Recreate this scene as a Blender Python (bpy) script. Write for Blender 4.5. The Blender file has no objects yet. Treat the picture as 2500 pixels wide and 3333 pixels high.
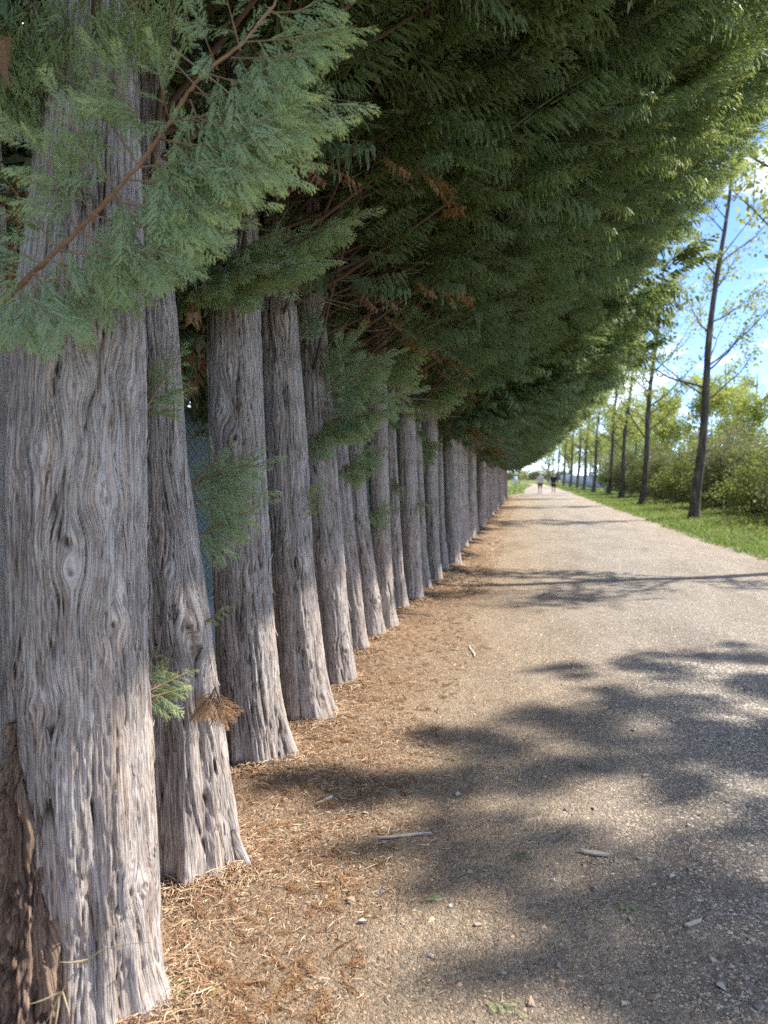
import bpy, math, random
import numpy as np
from mathutils import Vector, Matrix

SC = bpy.context.scene
COL = SC.collection
RNG = np.random.default_rng(7)
random.seed(7)

# ------------------------------------------------------------------ camera
FPX, CU, CV = 2312.0, 1250.0, 1666.5          # focal length and centre in photo pixels (2500 x 3333)
CAM_H = 1.5
YAW, PITCH = math.radians(11.09), math.radians(2.934)
FWD = np.array([-math.sin(YAW) * math.cos(PITCH), math.cos(YAW) * math.cos(PITCH), -math.sin(PITCH)])
RIGHT = np.array([math.cos(YAW), math.sin(YAW), 0.0])
UP = np.cross(RIGHT, FWD)
CAM = np.array([0.0, 0.0, CAM_H])
cam_data = bpy.data.cameras.new('camera')
cam = bpy.data.objects.new('camera', cam_data)
COL.objects.link(cam)
m = Matrix.Identity(4)
for i in range(3):
    m[i][0], m[i][1], m[i][2], m[i][3] = RIGHT[i], UP[i], -FWD[i], CAM[i]
cam.matrix_world = m
cam_data.sensor_fit = 'HORIZONTAL'
cam_data.sensor_width = 36.0
cam_data.lens = FPX / 2500.0 * 36.0
cam_data.clip_start = 0.05
cam_data.clip_end = 5000
cam_data.dof.use_dof = True
cam_data.dof.focus_distance = 2.8
cam_data.dof.aperture_fstop = 4.0
SC.camera = cam

# ------------------------------------------------------------------ world, sun, exposure
SUN_AZ, SUN_EL = math.radians(62.0), math.radians(46.0)
world = bpy.data.worlds.new('World')
SC.world = world
world.use_nodes = True
wn, wl = world.node_tree.nodes, world.node_tree.links
wn.clear()
w_out = wn.new('ShaderNodeOutputWorld')
w_bg = wn.new('ShaderNodeBackground')
w_bg.inputs['Strength'].default_value = 0.15
sky = wn.new('ShaderNodeTexSky')
sky.sky_type = 'NISHITA'
sky.sun_disc = False
sky.sun_elevation = SUN_EL
sky.sun_rotation = SUN_AZ
sky.altitude = 2500
sky.air_density = 0.5
sky.dust_density = 0.0
sky.ozone_density = 4.0
w_tc = wn.new('ShaderNodeTexCoord')
w_map = wn.new('ShaderNodeMapping')
w_map.inputs['Scale'].default_value = (1.0, 1.0, 3.2)
w_no = wn.new('ShaderNodeTexNoise')
w_no.inputs['Scale'].default_value = 3.1
w_no.inputs['Detail'].default_value = 7
w_no.inputs['Roughness'].default_value = 0.62
w_rmp = wn.new('ShaderNodeValToRGB')
w_rmp.color_ramp.elements[0].position = 0.47
w_rmp.color_ramp.elements[1].position = 0.70
w_mix = wn.new('ShaderNodeMixRGB')
w_mix.inputs[2].default_value = (7.4, 7.5, 7.8, 1)
wl.new(w_tc.outputs['Generated'], w_map.inputs['Vector'])
wl.new(w_map.outputs['Vector'], w_no.inputs['Vector'])
wl.new(w_no.outputs['Fac'], w_rmp.inputs['Fac'])
wl.new(w_rmp.outputs['Color'], w_mix.inputs[0])
wl.new(sky.outputs['Color'], w_mix.inputs[1])
wl.new(w_mix.outputs['Color'], w_bg.inputs['Color'])
wl.new(w_bg.outputs['Background'], w_out.inputs['Surface'])

sun_data = bpy.data.lights.new('sun', 'SUN')
sun_data.energy = 3.0
sun_data.angle = math.radians(0.9)
sun_data.color = (1.0, 0.94, 0.85)
sun = bpy.data.objects.new('sun', sun_data)
COL.objects.link(sun)
SUNV = np.array([math.sin(SUN_AZ) * math.cos(SUN_EL), math.cos(SUN_AZ) * math.cos(SUN_EL), math.sin(SUN_EL)])
sun.rotation_euler = Vector(-SUNV).to_track_quat('-Z', 'Y').to_euler()
sun.location = (20, 12, 30)

SC.view_settings.view_transform = 'Standard'
SC.view_settings.look = 'None'
SC.view_settings.exposure = 1.82
SC.view_settings.gamma = 1.0
SC.view_settings.use_curve_mapping = False
SC.cycles.use_denoising = False
SC.cycles.max_bounces = 7
SC.cycles.diffuse_bounces = 4
SC.cycles.transmission_bounces = 4
SC.cycles.glossy_bounces = 2
SC.cycles.sample_clamp_indirect = 3.0


# ------------------------------------------------------------------ helpers: pixels, noise, meshes
def ray(u, v):
    return RIGHT * ((u - CU) / FPX) + UP * ((CV - v) / FPX) + FWD


def ground(u, v):
    d = ray(u, v)
    return CAM + d * (-CAM_H / d[2])


def at_depth(u, v, depth):
    return CAM + ray(u, v) * depth


def depth_of(p):
    return float(np.dot(np.asarray(p) - CAM, FWD))


S = 2500.0 / 1659.0                            # coordinates read off the 1659 px wide view


def p16(u, v, depth):
    return at_depth(u * S, v * S, depth)


def hsh(ix, iy, seed=0):
    ix = ix.astype(np.int64); iy = iy.astype(np.int64)
    n = (ix * 374761393 + iy * 668265263 + seed * 974634541) & 0xFFFFFFFF
    n = ((n ^ (n >> 13)) * 1274126177) & 0xFFFFFFFF
    n = ((n ^ (n >> 16)) * 2246822519) & 0xFFFFFFFF
    n = n ^ (n >> 15)
    return (n & 0xFFFFFF) / float(0x1000000)


def vnoise(x, y, seed=0):
    x = np.asarray(x, float); y = np.asarray(y, float)
    x0 = np.floor(x); y0 = np.floor(y)
    fx = x - x0; fy = y - y0
    fx = fx * fx * (3 - 2 * fx); fy = fy * fy * (3 - 2 * fy)
    a = hsh(x0, y0, seed); b = hsh(x0 + 1, y0, seed)
    c = hsh(x0, y0 + 1, seed); d = hsh(x0 + 1, y0 + 1, seed)
    return (a + (b - a) * fx) * (1 - fy) + (c + (d - c) * fx) * fy


def fbm(x, y, seed=0, oct=4):
    s = 0; a = 0.5
    for k in range(oct):
        s = s + a * vnoise(x * 2 ** k, y * 2 ** k, seed + k * 17); a *= 0.5
    return s / (1 - 0.5 ** oct)


def voronoi(x, y, seed=0):
    x0 = np.floor(x); y0 = np.floor(y)
    f1 = np.full(x.shape, 9.0); f2 = np.full(x.shape, 9.0); cid = np.zeros(x.shape); oy = np.zeros(x.shape)
    for i in (-1, 0, 1):
        for j in (-1, 0, 1):
            cx = x0 + i; cy = y0 + j
            px = cx + 0.15 + 0.7 * hsh(cx, cy, seed); py = cy + 0.1 + 0.8 * hsh(cx, cy, seed + 5)
            d = np.sqrt((x - px) ** 2 + (y - py) ** 2)
            nearer = d < f1
            f2 = np.where(nearer, f1, np.minimum(f2, d))
            cid = np.where(nearer, hsh(cx, cy, seed + 9), cid)
            oy = np.where(nearer, y - py, oy)
            f1 = np.where(nearer, d, f1)
    return f1, f2, cid, oy


def sstep(a, b, x):
    t = np.clip((x - a) / (b - a), 0, 1)
    return t * t * (3 - 2 * t)


def norm(v):
    v = np.asarray(v, float)
    return v / (np.linalg.norm(v, axis=-1, keepdims=True) + 1e-12)


def mesh_np(name, verts, faces, mats, attrs=None, uv=None, smooth=False, mat_index=None):
    """one mesh datablock from arrays; faces is (M,3) or (M,4), attrs = {name: per-vertex float}"""
    me = bpy.data.meshes.new(name)
    verts = np.ascontiguousarray(verts, np.float32); faces = np.ascontiguousarray(faces, np.int32)
    k = faces.shape[1]
    me.vertices.add(len(verts)); me.vertices.foreach_set('co', verts.ravel())
    me.loops.add(faces.size); me.loops.foreach_set('vertex_index', faces.ravel())
    me.polygons.add(len(faces))
    me.polygons.foreach_set('loop_start', np.arange(0, faces.size, k, dtype=np.int32))
    me.polygons.foreach_set('loop_total', np.full(len(faces), k, np.int32))
    if smooth:
        me.polygons.foreach_set('use_smooth', np.ones(len(faces), bool))
    for mt in (mats if isinstance(mats, (list, tuple)) else [mats]):
        me.materials.append(mt)
    if mat_index is not None:
        me.polygons.foreach_set('material_index', np.ascontiguousarray(mat_index, np.int32))
    if attrs:
        for an, av in attrs.items():
            at = me.attributes.new(an, 'FLOAT', 'POINT')
            at.data.foreach_set('value', np.ascontiguousarray(av, np.float32))
    if uv is not None:
        ul = me.uv_layers.new(name='UVMap')
        ul.data.foreach_set('uv', np.ascontiguousarray(uv[faces.ravel()], np.float32).ravel())
    me.update(calc_edges=True)
    me.validate()
    return me


def add(name, data, parent=None, loc=None):
    o = bpy.data.objects.new(name, data)
    COL.objects.link(o)
    if parent is not None:
        o.parent = parent
    if loc is not None:
        o.location = tuple(float(c) for c in loc)
    return o


def tag(o, label=None, cat=None, group=None, kind=None):
    if label: o['label'] = label
    if cat: o['category'] = cat
    if group: o['group'] = group
    if kind: o['kind'] = kind
    return o


def thing(name, loc, label, cat, group=None):
    o = add(name, None, None, loc)
    o.empty_display_size = 0.2
    return tag(o, label, cat, group)


def grid_faces(nr, nc, close=False):
    r = np.arange(nr - 1)[:, None]; c = np.arange(nc - (0 if close else 1))[None, :]
    c2 = (c + 1) % nc
    return np.stack([r * nc + c, r * nc + c2, (r + 1) * nc + c2, (r + 1) * nc + c], -1).reshape(-1, 4)


def tube(pts, rad, sides=6, jitter=0.0):
    """closed-section tube round a polyline (open ends tapered by rad)"""
    pts = np.asarray(pts, float); n = len(pts); rad = np.broadcast_to(np.asarray(rad, float), (n,))
    tg = np.gradient(pts, axis=0); tg = norm(tg)
    ref = np.array([0.0, 0.0, 1.0]) if np.abs(tg[:, 2]).max() < 0.9 else np.array([0.94, 0.31, 0.12])
    a = norm(np.cross(tg, ref)); b = np.cross(tg, a)
    th = np.linspace(0, 2 * np.pi, sides, endpoint=False)
    v = pts[:, None, :] + rad[:, None, None] * (np.cos(th)[None, :, None] * a[:, None, :] + np.sin(th)[None, :, None] * b[:, None, :])
    if jitter:
        v = v + RNG.normal(0, jitter, v.shape)
    return v.reshape(-1, 3), grid_faces(n, sides, True)


def curve3(p0, p1, sag=0.0, n=7, wob=0.0, side=None):
    t = np.linspace(0, 1, n)[:, None]
    p = np.asarray(p0) * (1 - t) + np.asarray(p1) * t
    p[:, 2] += -4 * sag * (t * (1 - t))[:, 0]
    if wob:
        w = RNG.normal(0, wob, (n, 3)); w[0] = 0
        p = p + np.cumsum(w, 0) * 0.5
    return p


class Geo:
    """collects triangle/quad soups (quads split) with per-vertex attributes and material slots"""
    def __init__(self):
        self.v, self.f, self.t, self.p, self.m, self.n = [], [], [], [], [], 0

    def add(self, v, f, tint=0.5, tip=0.0, mat=0):
        v = np.asarray(v, float).reshape(-1, 3); f = np.asarray(f)
        if f.shape[1] == 4:
            f = np.concatenate([f[:, [0, 1, 2]], f[:, [0, 2, 3]]])
        self.v.append(v); self.f.append(f + self.n); self.n += len(v)
        self.t.append(np.broadcast_to(tint, (len(v),))); self.p.append(np.broadcast_to(tip, (len(v),)))
        self.m.append(np.full(len(f), mat))

    def mesh(self, name, mats, smooth=False):
        return mesh_np(name, np.concatenate(self.v), np.concatenate(self.f), mats,
                       {'tint': np.concatenate(self.t), 'tip': np.concatenate(self.p)}, None, smooth, np.concatenate(self.m))


# ------------------------------------------------------------------ materials
class NT:
    def __init__(self, name):
        self.mat = bpy.data.materials.new(name); self.mat.use_nodes = True
        self.t = self.mat.node_tree; self.t.nodes.clear()
        self.out = self.t.nodes.new('ShaderNodeOutputMaterial')

    def n(self, kind, **kw):
        nd = self.t.nodes.new(kind)
        for k, v in kw.items():
            if k in nd.inputs: nd.inputs[k].default_value = v
            else: setattr(nd, k, v)
        return nd

    def l(self, a, b): self.t.links.new(a, b)

    def attr(self, name):
        a = self.n('ShaderNodeAttribute'); a.attribute_name = name
        return a.outputs['Fac']

    def mix(self, fac, a, b, blend='MIX'):
        nd = self.t.nodes.new('ShaderNodeMixRGB'); nd.blend_type = blend
        for i, x in ((0, fac), (1, a), (2, b)):
            if hasattr(x, 'is_linked') or hasattr(x, 'links'): self.l(x, nd.inputs[i])
            elif i == 0: nd.inputs[0].default_value = x
            else: nd.inputs[i].default_value = (*x, 1)
        return nd.outputs[0]

    def math(self, op, a, b=0.0, clamp=False):
        nd = self.t.nodes.new('ShaderNodeMath'); nd.operation = op; nd.use_clamp = clamp
        for i, x in ((0, a), (1, b)):
            if hasattr(x, 'links'): self.l(x, nd.inputs[i])
            else: nd.inputs[i].default_value = x
        return nd.outputs[0]

    def ramp(self, fac, stops):
        nd = self.t.nodes.new('ShaderNodeValToRGB')
        cr = nd.color_ramp
        while len(cr.elements) < len(stops): cr.elements.new(0.5)
        for e, (p, c) in zip(cr.elements, stops):
            e.position = p; e.color = (*c, 1) if len(c) == 3 else c
        self.l(fac, nd.inputs[0])
        return nd.outputs[0]

    def noise(self, scale, detail=4, rough=0.55, vec=None, vscale=None, w=None):
        nd = self.n('ShaderNodeTexNoise'); nd.inputs['Scale'].default_value = scale
        nd.inputs['Detail'].default_value = detail; nd.inputs['Roughness'].default_value = rough
        if vec is not None:
            if vscale is not None:
                mp = self.n('ShaderNodeMapping'); mp.inputs['Scale'].default_value = vscale
                self.l(vec, mp.inputs['Vector']); vec = mp.outputs['Vector']
            self.l(vec, nd.inputs['Vector'])
        return nd.outputs['Fac']

    def bump(self, h, strength=0.4, dist=0.01):
        nd = self.n('ShaderNodeBump'); nd.inputs['Strength'].default_value = strength; nd.inputs['Distance'].default_value = dist
        self.l(h, nd.inputs['Height'])
        return nd.outputs['Normal']

    def principled(self, color, rough=0.8, spec=0.25, normal=None, metallic=0.0):
        b = self.n('ShaderNodeBsdfPrincipled')
        if hasattr(color, 'links'): self.l(color, b.inputs['Base Color'])
        else: b.inputs['Base Color'].default_value = (*color, 1)
        b.inputs['Roughness'].default_value = rough
        b.inputs['Specular IOR Level'].default_value = spec
        b.inputs['Metallic'].default_value = metallic
        if normal is not None: self.l(normal, b.inputs['Normal'])
        return b

    def done(self, bsdf):
        self.l(bsdf.outputs[0], self.out.inputs['Surface'])
        return self.mat


def simple(name, color, rough=0.8, spec=0.2, metallic=0.0, var=0.15, scale=30):
    k = NT(name)
    tc = k.n('ShaderNodeTexCoord').outputs['Object']
    nz = k.noise(scale, 3, 0.6, tc)
    c = k.mix(nz, tuple(x * (1 - var) for x in color), tuple(min(1, x * (1 + var)) for x in color))
    return k.done(k.principled(c, rough, spec, None, metallic))


def leaf_mat(name, ca, cb, ctip, trans=0.35, tboost=1.5, rough=0.55):
    k = NT(name)
    c = k.mix(k.attr('tint'), ca, cb)
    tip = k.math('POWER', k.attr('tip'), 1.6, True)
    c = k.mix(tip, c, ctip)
    b = k.principled(c, rough, 0.25)
    tl = k.n('ShaderNodeBsdfTranslucent')
    k.l(k.mix(1.0, c, (tboost, tboost, tboost * 0.7), 'MULTIPLY'), tl.inputs['Color'])
    mx = k.n('ShaderNodeMixShader'); mx.inputs[0].default_value = trans
    k.l(b.outputs[0], mx.inputs[1]); k.l(tl.outputs[0], mx.inputs[2])
    return k.done(mx)


def bark_mat(name, plate_a, plate_b, furrow, fresh, fresh_amt=0.5):
    k = NT(name)
    uvn = k.n('ShaderNodeUVMap').outputs['UV']
    fine = k.noise(1.0, 6, 0.65, uvn, (260, 16, 1))
    fib = k.noise(1.0, 5, 0.6, uvn, (520, 14, 1))
    lin = k.noise(1.0, 3, 0.5, uvn, (150, 3.6, 1))
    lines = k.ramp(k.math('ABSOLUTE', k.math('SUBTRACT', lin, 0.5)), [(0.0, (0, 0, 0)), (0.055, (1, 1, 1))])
    big = k.noise(1.0, 4, 0.6, uvn, (38, 1.9, 1))
    blot = k.noise(1.0, 4, 0.6, uvn, (9, 2.5, 1))
    ridge = k.attr('ridge'); cell = k.attr('cell')
    plate = k.mix(k.math('ADD', k.math('MULTIPLY', cell, 0.45), k.math('MULTIPLY', k.math('SUBTRACT', fib, 0.28), 1.35), True), plate_a, plate_b)
    fr = k.ramp(big, [(0.5, (0, 0, 0)), (0.72, (fresh_amt, fresh_amt, fresh_amt))])
    plate = k.mix(fr, plate, fresh)
    plate = k.mix(k.ramp(blot, [(0.45, (0, 0, 0)), (0.7, (0.55, 0.55, 0.55))]), plate, tuple(x * 0.8 for x in plate_a))
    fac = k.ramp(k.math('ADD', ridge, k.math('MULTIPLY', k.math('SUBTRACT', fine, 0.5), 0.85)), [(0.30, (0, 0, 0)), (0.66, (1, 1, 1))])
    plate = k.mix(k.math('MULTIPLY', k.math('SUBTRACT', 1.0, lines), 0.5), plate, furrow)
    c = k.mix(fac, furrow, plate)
    h = k.math('ADD', k.math('ADD', k.math('MULTIPLY', fine, 0.6), k.math('MULTIPLY', fib, 0.7)), k.math('MULTIPLY', lines, 0.5))
    return k.done(k.principled(c, 0.9, 0.15, k.bump(h, 0.9, 0.006)))


M = {}
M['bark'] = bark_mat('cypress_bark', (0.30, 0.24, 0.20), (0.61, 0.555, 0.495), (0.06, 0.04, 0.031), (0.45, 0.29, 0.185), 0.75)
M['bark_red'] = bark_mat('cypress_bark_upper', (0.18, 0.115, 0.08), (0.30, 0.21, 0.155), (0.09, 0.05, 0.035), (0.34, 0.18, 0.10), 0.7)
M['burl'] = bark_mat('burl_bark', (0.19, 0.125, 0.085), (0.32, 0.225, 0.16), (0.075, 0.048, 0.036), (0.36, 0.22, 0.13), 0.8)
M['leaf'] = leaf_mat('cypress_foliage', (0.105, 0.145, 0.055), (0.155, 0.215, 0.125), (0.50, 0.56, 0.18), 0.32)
M['leaf_near_lit'] = leaf_mat('cypress_foliage_near_lit', (0.22, 0.275, 0.11), (0.26, 0.33, 0.195), (0.54, 0.57, 0.18), 0.38)  # foliage colour brightened to stand in for light missing on the near sprays
M['leaf_dead'] = leaf_mat('dead_foliage', (0.24, 0.125, 0.06), (0.30, 0.18, 0.09), (0.36, 0.22, 0.12), 0.25)
M['leaf_fallen'] = leaf_mat('fallen_sprig_foliage', (0.26, 0.32, 0.14), (0.36, 0.41, 0.20), (0.46, 0.48, 0.26), 0.2)
M['leaf_fallen_dark'] = leaf_mat('fallen_sprig_dark', (0.07, 0.12, 0.05), (0.10, 0.15, 0.07), (0.14, 0.19, 0.08), 0.2)
M['leaf_tan'] = leaf_mat('fallen_sprig_tan', (0.36, 0.25, 0.12), (0.45, 0.32, 0.16), (0.5, 0.37, 0.2), 0.2)
M['stem'] = simple('branch_bark', (0.12, 0.08, 0.055), 0.85, 0.2, 0, 0.35, 60)
M['stem_orange'] = simple('young_branch_bark', (0.25, 0.145, 0.08), 0.8, 0.2, 0, 0.5, 45)
M['twig_grey'] = simple('dead_twig_bark', (0.24, 0.20, 0.17), 0.9, 0.15, 0, 0.3, 80)
M['poplar_leaf'] = leaf_mat('poplar_leaves', (0.22, 0.26, 0.07), (0.32, 0.345, 0.115), (0.36, 0.38, 0.15), 0.48, 1.5)
M['bush_leaf'] = leaf_mat('bush_leaves', (0.15, 0.165, 0.07), (0.24, 0.24, 0.11), (0.30, 0.28, 0.14), 0.3, 1.3)
M['bush_leaf_b'] = leaf_mat('bush_leaves_bright', (0.17, 0.21, 0.06), (0.26, 0.29, 0.09), (0.32, 0.33, 0.13), 0.35, 1.4)
M['grass'] = leaf_mat('verge_grass', (0.13, 0.20, 0.04), (0.22, 0.29, 0.07), (0.38, 0.41, 0.16), 0.3, 1.3)
M['dry_grass'] = leaf_mat('dry_grass', (0.38, 0.30, 0.17), (0.5, 0.42, 0.26), (0.55, 0.47, 0.3), 0.25)


# ------------------------------------------------------------------ the setting: ground, path, verge
def ground_mat():
    k = NT('field_ground')
    tc = k.n('ShaderNodeTexCoord').outputs['Object']
    a = k.noise(0.08, 5, 0.6, tc); b = k.noise(6.0, 5, 0.65, tc)
    c = k.ramp(a, [(0.35, (0.15, 0.19, 0.055)), (0.6, (0.27, 0.255, 0.11))])
    c = k.mix(k.math('MULTIPLY', b, 0.6), c, (0.10, 0.11, 0.04))
    return k.done(k.principled(c, 0.95, 0.1, k.bump(b, 0.5, 0.05)))


def path_mat():
    k = NT('gravel_path')
    tc = k.n('ShaderNodeTexCoord').outputs['Object']
    sep = k.n('ShaderNodeSeparateXYZ'); k.l(tc, sep.inputs[0])
    x = sep.outputs['X']
    wob = k.noise(0.9, 4, 0.6, tc)
    wob2 = k.noise(5.0, 4, 0.65, tc)
    xx = k.math('ADD', x, k.math('MULTIPLY', k.math('SUBTRACT', wob, 0.5), 1.5))
    xx = k.math('ADD', xx, k.math('MULTIPLY', k.math('SUBTRACT', wob2, 0.5), 0.5))
    pos = k.math('DIVIDE', k.math('ADD', xx, 2.0), 6.5, True)
    c = k.ramp(pos, [(0.06, (0.24, 0.155, 0.10)), (0.155, (0.35, 0.245, 0.16)), (0.25, (0.42, 0.335, 0.24)),
                     (0.38, (0.42, 0.36, 0.285)), (0.55, (0.41, 0.37, 0.32)), (0.9, (0.45, 0.39, 0.32))])
    grain = k.noise(170, 4, 0.75, tc)
    peb = k.n('ShaderNodeTexVoronoi'); peb.inputs['Scale'].default_value = 75; k.l(tc, peb.inputs['Vector'])
    peb2 = k.n('ShaderNodeTexVoronoi'); peb2.inputs['Scale'].default_value = 190; k.l(tc, peb2.inputs['Vector'])
    pc = k.n('ShaderNodeSeparateColor'); k.l(peb.outputs['Color'], pc.inputs[0])
    c = k.mix(0.55, c, k.mix(k.ramp(pc.outputs[0], [(0.0, (0.55, 0.55, 0.55)), (1.0, (1.35, 1.35, 1.35))]), (0, 0, 0), c, 'MIX'), 'MIX')
    var = k.ramp(pc.outputs[1], [(0.0, (0.72, 0.72, 0.74)), (1.0, (1.22, 1.2, 1.17))])
    c = k.mix(1.0, c, var, 'MULTIPLY')
    gv = k.ramp(grain, [(0.3, (0.66, 0.64, 0.62)), (0.7, (1.28, 1.28, 1.28))])
    c = k.mix(1.0, c, gv, 'MULTIPLY')
    med = k.noise(14, 4, 0.6, tc)
    pat = k.noise(1.0, 5, 0.65, tc, (1.7, 0.55, 1))
    c = k.mix(1.0, c, k.ramp(pat, [(0.32, (0.78, 0.76, 0.75)), (0.55, (1.0, 1.0, 1.0)), (0.72, (1.12, 1.1, 1.07))]), 'MULTIPLY')
    c = k.mix(1.0, c, k.ramp(med, [(0.3, (0.88, 0.87, 0.86)), (0.7, (1.1, 1.1, 1.1))]), 'MULTIPLY')
    h = k.math('ADD', k.math('MULTIPLY', peb.outputs['Distance'], -0.9), k.math('MULTIPLY', grain, 0.9))
    h = k.math('ADD', h, k.math('MULTIPLY', peb2.outputs['Distance'], -0.5))
    return k.done(k.principled(c, 0.95, 0.12, k.bump(h, 1.0, 0.013)))


def verge_mat():
    k = NT('verge_soil')
    tc = k.n('ShaderNodeTexCoord').outputs['Object']
    a = k.noise(2.5, 5, 0.65, tc); b = k.noise(40, 4, 0.7, tc)
    c = k.ramp(a, [(0.35, (0.085, 0.12, 0.03)), (0.62, (0.17, 0.19, 0.07))])
    c = k.mix(1.0, c, k.ramp(b, [(0.3, (0.6, 0.6, 0.6)), (0.7, (1.3, 1.3, 1.3))]), 'MULTIPLY')
    return k.done(k.principled(c, 0.95, 0.1, k.bump(b, 0.8, 0.03)))


def gravel_mat():
    k = NT('gravel_stones')
    c = k.ramp(k.attr('tint'), [(0.0, (0.17, 0.16, 0.15)), (0.35, (0.33, 0.295, 0.25)), (0.7, (0.45, 0.40, 0.335)), (1.0, (0.53, 0.49, 0.43))])
    w = k.attr('tip')
    c = k.mix(w, c, k.mix(1.0, c, (1.05, 0.80, 0.58), 'MULTIPLY'))
    return k.done(k.principled(c, 0.9, 0.2))


M['ground'] = ground_mat(); M['path'] = path_mat(); M['verge'] = verge_mat(); M['gravel'] = gravel_mat()

# one sheet to the horizon
xs = np.array([-900, -300, -100, -40, 0, 40, 100, 300, 900.0]); ys = np.array([-60, 0, 60, 150, 300, 700, 2500.0])
gx, gy = np.meshgrid(xs, ys)
gv = np.stack([gx, gy, np.full_like(gx, -0.03)], -1).reshape(-1, 3)
tag(add('ground', mesh_np('ground', gv, grid_faces(len(ys), len(xs)), M['ground'])), kind='structure')


def path_edges(y):
    """left and right edge of the path at distance y (it narrows and bends left far away)"""
    bend = -18.0 * sstep(118, 190, y) - 0.0 * y
    l = -2.6 + 2.6 * sstep(48, 62, y) + 1.2 * sstep(70, 115, y) + bend + 0.12 * (vnoise(y * 1.3, y * 0, 3) - 0.5)
    r = 4.25 - 0.6 * sstep(70, 115, y) + bend + 0.28 * (vnoise(y * 1.1, y * 0, 4) - 0.5) + 0.18 * (vnoise(y * 4.3, y * 0, 5) - 0.5)
    return l, r


ys = np.concatenate([np.arange(-6, 20, 0.12), np.arange(20, 60, 0.4), np.arange(60, 230, 1.5)])
t = np.linspace(0, 1, 41)
l, r = path_edges(ys)
px = l[:, None] * (1 - t) + r[:, None] * t
py = np.broadcast_to(ys[:, None], px.shape)
hz = 0.03 * (fbm(px * 0.8, py * 0.8, 11) - 0.5) + 0.018 * (fbm(px * 3, py * 3, 12) - 0.5)
hz = hz * (1 - np.abs(2 * t - 1) ** 8) * (py < 60)
bank = 0.025 * sstep(-0.75, -1.25, px) * (py < 50)           # needle litter heaped against the trunks


def path_z(x, y):
    x = np.asarray(x, float); y = np.asarray(y, float)
    return 0.03 * (fbm(x * 0.8, y * 0.8, 11) - 0.5) + 0.018 * (fbm(x * 3, y * 3, 12) - 0.5) + 0.025 * sstep(-0.75, -1.25, x)


pv = np.stack([px, py, hz + bank], -1).reshape(-1, 3)
path = tag(add('path', mesh_np('path', pv, grid_faces(len(ys), 41), M['path'], smooth=True)), kind='structure')

# grass verge between the path and the bushes, and the grassy edge on the far left after the hedge
ys2 = np.concatenate([np.arange(-6, 40, 0.12), np.arange(40, 60, 0.5), np.arange(60, 230, 3.0)])
l2, r2 = path_edges(ys2)
t2 = np.linspace(0, 1, 25)
vx = (r2 - 0.25)[:, None] + t2 ** 1.5 * 16.0
vy = np.broadcast_to(ys2[:, None], vx.shape)
vz = 0.022 * sstep(0.0, 0.4, vx - (r2 - 0.1)[:, None]) + 0.10 * (fbm(vx * 0.5, vy * 0.5, 21) - 0.4) * sstep(0.3, 1.5, vx - r2[:, None]) - 0.024
tag(add('grass_verge', mesh_np('grass_verge', np.stack([vx, vy, vz], -1).reshape(-1, 3), grid_faces(len(ys2), 25), M['verge'], smooth=True)), kind='structure')


def verge_z(x, y):
    l, r = path_edges(np.asarray(y, float))
    return 0.022 * sstep(0.0, 0.4, x - (r - 0.1)) + 0.10 * (fbm(x * 0.5, y * 0.5, 21) - 0.4) * sstep(0.3, 1.5, x - r) - 0.024


# ------------------------------------------------------------------ cypress trunks
SEAM = math.radians(128)                       # where the bark seam lies: away from the path


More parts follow.
